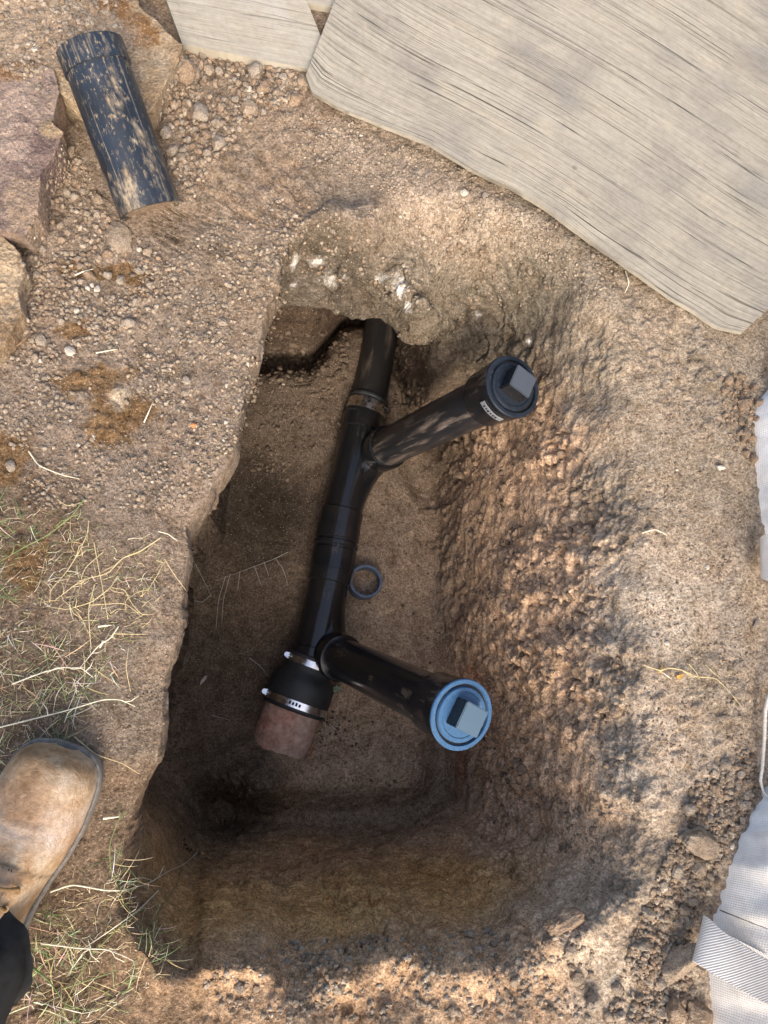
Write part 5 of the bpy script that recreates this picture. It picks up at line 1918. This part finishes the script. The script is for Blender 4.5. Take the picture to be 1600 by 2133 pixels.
# ------------------------------------------------------------------ bulk bags
def bulk_bag(edge_px, back, height, lean, label, seed, straps):
    """edge_px: foot of the visible side on the ground; the bag reaches `back` metres beyond it"""
    e = np.array([P(x, y, 0)[:2] for x, y in edge_px])
    ctr = e.mean(0) + np.array([back * .55, 0])
    outline = [tuple(p) for p in e]
    ymin, ymax = e[:, 1].min(), e[:, 1].max()
    outline += [(e[-1][0] + back * .5, e[-1][1] - .02), (e[-1][0] + back, e[-1][1] + .05), (e[0][0] + back, e[0][1] - .05), (e[0][0] + back * .5, e[0][1] + .02)]
    o = np.array(outline)
    cl = np.concatenate([o, o[:1]])
    s = np.concatenate([[0], np.cumsum(np.hypot(*np.diff(cl, axis=0).T))])
    NT = 420
    tt = np.linspace(0, s[-1], NT, endpoint=False)
    ox, oy = np.interp(tt, s, cl[:, 0]), np.interp(tt, s, cl[:, 1])
    kk = np.ones(13) / 13
    ox = np.convolve(np.concatenate([ox[-6:], ox, ox[:6]]), kk, 'valid')
    oy = np.convolve(np.concatenate([oy[-6:], oy, oy[:6]]), kk, 'valid')
    NH = 64
    verts, uv = [], []
    hs = np.linspace(0, 1, NH)
    rows = [(h, 1.0) for h in hs] + [(1.0 + .02 * math.sin(q * math.pi / 2), 1 - q) for q in (.06, .14, .25, .4, .6, .8, .97)]
    for h, sc in rows:
        hz = min(h, 1.02) * height
        # sags outwards low down, draws in under the top
        bul = 1 + .0 * math.sin(h * 3.1) - .10 * smoothstep(.75, 1.0, h)
        x = ctr[0] + (ox - ctr[0]) * bul * sc + lean * hz
        y = ctr[1] + (oy - ctr[1]) * bul * sc
        p3 = np.stack([tt + .10 * hz, np.full(NT, hz * .14), np.full(NT, seed * 3.7)], 1)
        r1_ = 1 - np.abs(fbm(p3, .042, 3, .5, seed)) * 3.2            # gathered pleats with sharp creases
        pl = .011 * np.clip(r1_, -1, 1) * (.4 + .9 * smoothstep(-.3, .4, fbm(p3, .25, 2, .5, seed + 12))) + fbm(p3, .11, 2, .5, seed + 4) * .014 + fbm(p3 * np.array([1, 3.0, 1]), .02, 3, .55, seed + 6) * .0035
        p4 = np.stack([x, y, np.full(NT, hz)], 1)
        pl = pl + .008 * fbm(p4, .10, 3, .5, seed + 8)
        nx, ny = (ox - ctr[0]), (oy - ctr[1])
        ln = np.hypot(nx, ny)
        am = (.25 + .75 * smoothstep(0, .12, h)) * sc
        x = x + nx / ln * pl * am
        y = y + ny / ln * pl * am
        verts.append(np.stack([x, y, np.full(NT, -.008 + hz)], 1))
        uv.append(np.stack([tt, np.full(NT, hz + (1 - sc) * .5)], 1))
    verts = np.concatenate(verts)
    uv = np.concatenate(uv)
    n = len(rows)
    a = np.arange(NT)
    b = (a + 1) % NT
    f = np.concatenate([np.stack([k * NT + a, k * NT + b, (k + 1) * NT + b, (k + 1) * NT + a], 1) for k in range(n - 1)])
    fl = [tuple(map(int, q)) for q in f] + [tuple(int((n - 1) * NT + q) for q in range(NT))]
    root = empty('bulk_bag', (float(ctr[0]), float(ctr[1]), 0))
    tag(root, label, 'bulk bag', 'white bulk bags of soil')
    bpy.context.view_layer.update()
    body = mesh_obj('bag_body', verts, fl, M['bag'], uvs=uv)
    reparent(body, root)
    return root


bagA = bulk_bag([(1700, 740), (1625, 785), (1578, 835), (1570, 900), (1574, 980), (1584, 1080), (1590, 1160), (1600, 1215), (1640, 1330), (1700, 1460)], .75, .56, .55,  # unseen lower end stretched to close the gap and block a sun streak
                'white woven bulk bag at the right edge, the upper one nearest the plywood', 3, None)
bagB = bulk_bag([(1720, 1480), (1640, 1580), (1580, 1670), (1535, 1760), (1496, 1870), (1484, 1960), (1478, 2060), (1474, 2150), (1480, 2320), (1500, 2600)], .75, .58, .55,
                'white woven bulk bag in the lower right corner with a webbing loop', 8, None)


def ribbon(name, up, lo, mat, parent, thick=.003, n=60):
    """webbing between two edge polylines of (px, py, z)"""
    def res(pl):
        p = np.array([P(*q) for q in pl])
        s = np.concatenate([[0], np.cumsum(np.linalg.norm(np.diff(p, axis=0), axis=1))])
        t = np.linspace(0, s[-1], n)
        q = np.stack([np.interp(t, s, p[:, k]) for k in range(3)], 1)
        for _ in range(4):
            q[1:-1] = (q[:-2] + 2 * q[1:-1] + q[2:]) / 4
        return q, s[-1]
    U, lu = res(up)
    L_, ll = res(lo)
    m = 10
    verts, uv = [], []
    for k in range(n):
        for j in range(m):
            t = j / (m - 1)
            verts.append(L_[k] * (1 - t) + U[k] * t)
            uv.append((k / (n - 1) * lu, t * .06))
    top = np.array(verts)
    g = top.reshape(n, m, 3)
    nr_ = np.cross(np.gradient(g, axis=0), np.gradient(g, axis=1))
    nr_ /= np.linalg.norm(nr_, axis=2, keepdims=True) + 1e-12
    nr_ = nr_.reshape(-1, 3)
    bot = top - nr_ * thick
    I = np.arange(n * m).reshape(n, m)
    f0 = np.stack([I[:-1, :-1].ravel(), I[1:, :-1].ravel(), I[1:, 1:].ravel(), I[:-1, 1:].ravel()], 1)
    N = n * m
    fs = [f0, f0[:, ::-1] + N]
    for e in (I[:, 0], I[:, -1][::-1], I[0][::-1], I[-1]):
        fs.append(np.stack([e[:-1], e[:-1] + N, e[1:] + N, e[1:]], 1))
    o = mesh_obj(name, np.concatenate([top, bot]), np.concatenate(fs), mat, uvs=np.array(uv + uv))
    mark_sharp(o.data, 50)
    reparent(o, parent)
    return o, L_


strapB, loB = ribbon('webbing_loop',
                     [(1900, 2130, .29), (1720, 2062, .20), (1600, 2000, .125), (1540, 1962, .085), (1500, 1935, .06), (1478, 1912, .045), (1466, 1903, .035), (1472, 1914, .022), (1520, 1950, .03), (1600, 1990, .06)],
                     [(1900, 2225, .29), (1720, 2150, .20), (1600, 2090, .125), (1540, 2058, .085), (1490, 2030, .06), (1458, 2010, .045), (1440, 1998, .035), (1450, 2008, .022), (1510, 2040, .03), (1600, 2082, .06)],
                     M['strap'], bagB)
rd_ = Blades()
ds = loB[:38]
for k in range(2, 36, 1):
    if k % 2: continue
    a, b_ = Vector(ds[k]), Vector(ds[k + 1])
    rd_.stem([a + Vector((0, .001, .0035)), b_ + Vector((0, .001, .0035))], .0014, (.6, .05, .06), 5)
rs = rd_.build('red_stitching', M['red'])
reparent(rs, strapB)
strapA, loA = ribbon('webbing_loop', [(1800, 1080, .19), (1700, 1095, .13), (1640, 1105, .09), (1600, 1112, .06), (1586, 1120, .045), (1590, 1124, .03), (1650, 1118, .06)],
                     [(1800, 1190, .19), (1700, 1200, .13), (1640, 1208, .09), (1605, 1212, .06), (1588, 1205, .045), (1592, 1204, .03), (1650, 1200, .06)], M['strap'], bagA)
# cord hanging between the bags
b = Blades()
b.stem([P(1660, 1390, .05), P(1602, 1450, .03), P(1594, 1480, .022), P(1592, 1540, .02), P(1588, 1600, .015), P(1584, 1625, .015), P(1590, 1650, .01), P(1620, 1680, .012)], .0035, (.6, .55, .48), 8)
tag(b.build('cord', M['rope']), 'grey white cord dangling between the two bulk bags', 'cord')
# loose thread across the lower bag
b = Blades()
b.stem([P(1500, 1896, .02), P(1535, 1910, .05), P(1575, 1926, .08), P(1640, 1950, .125)], .0008, (.12, .12, .12), 4)
th = b.build('seam_thread', M['thread'])
reparent(th, bagB)
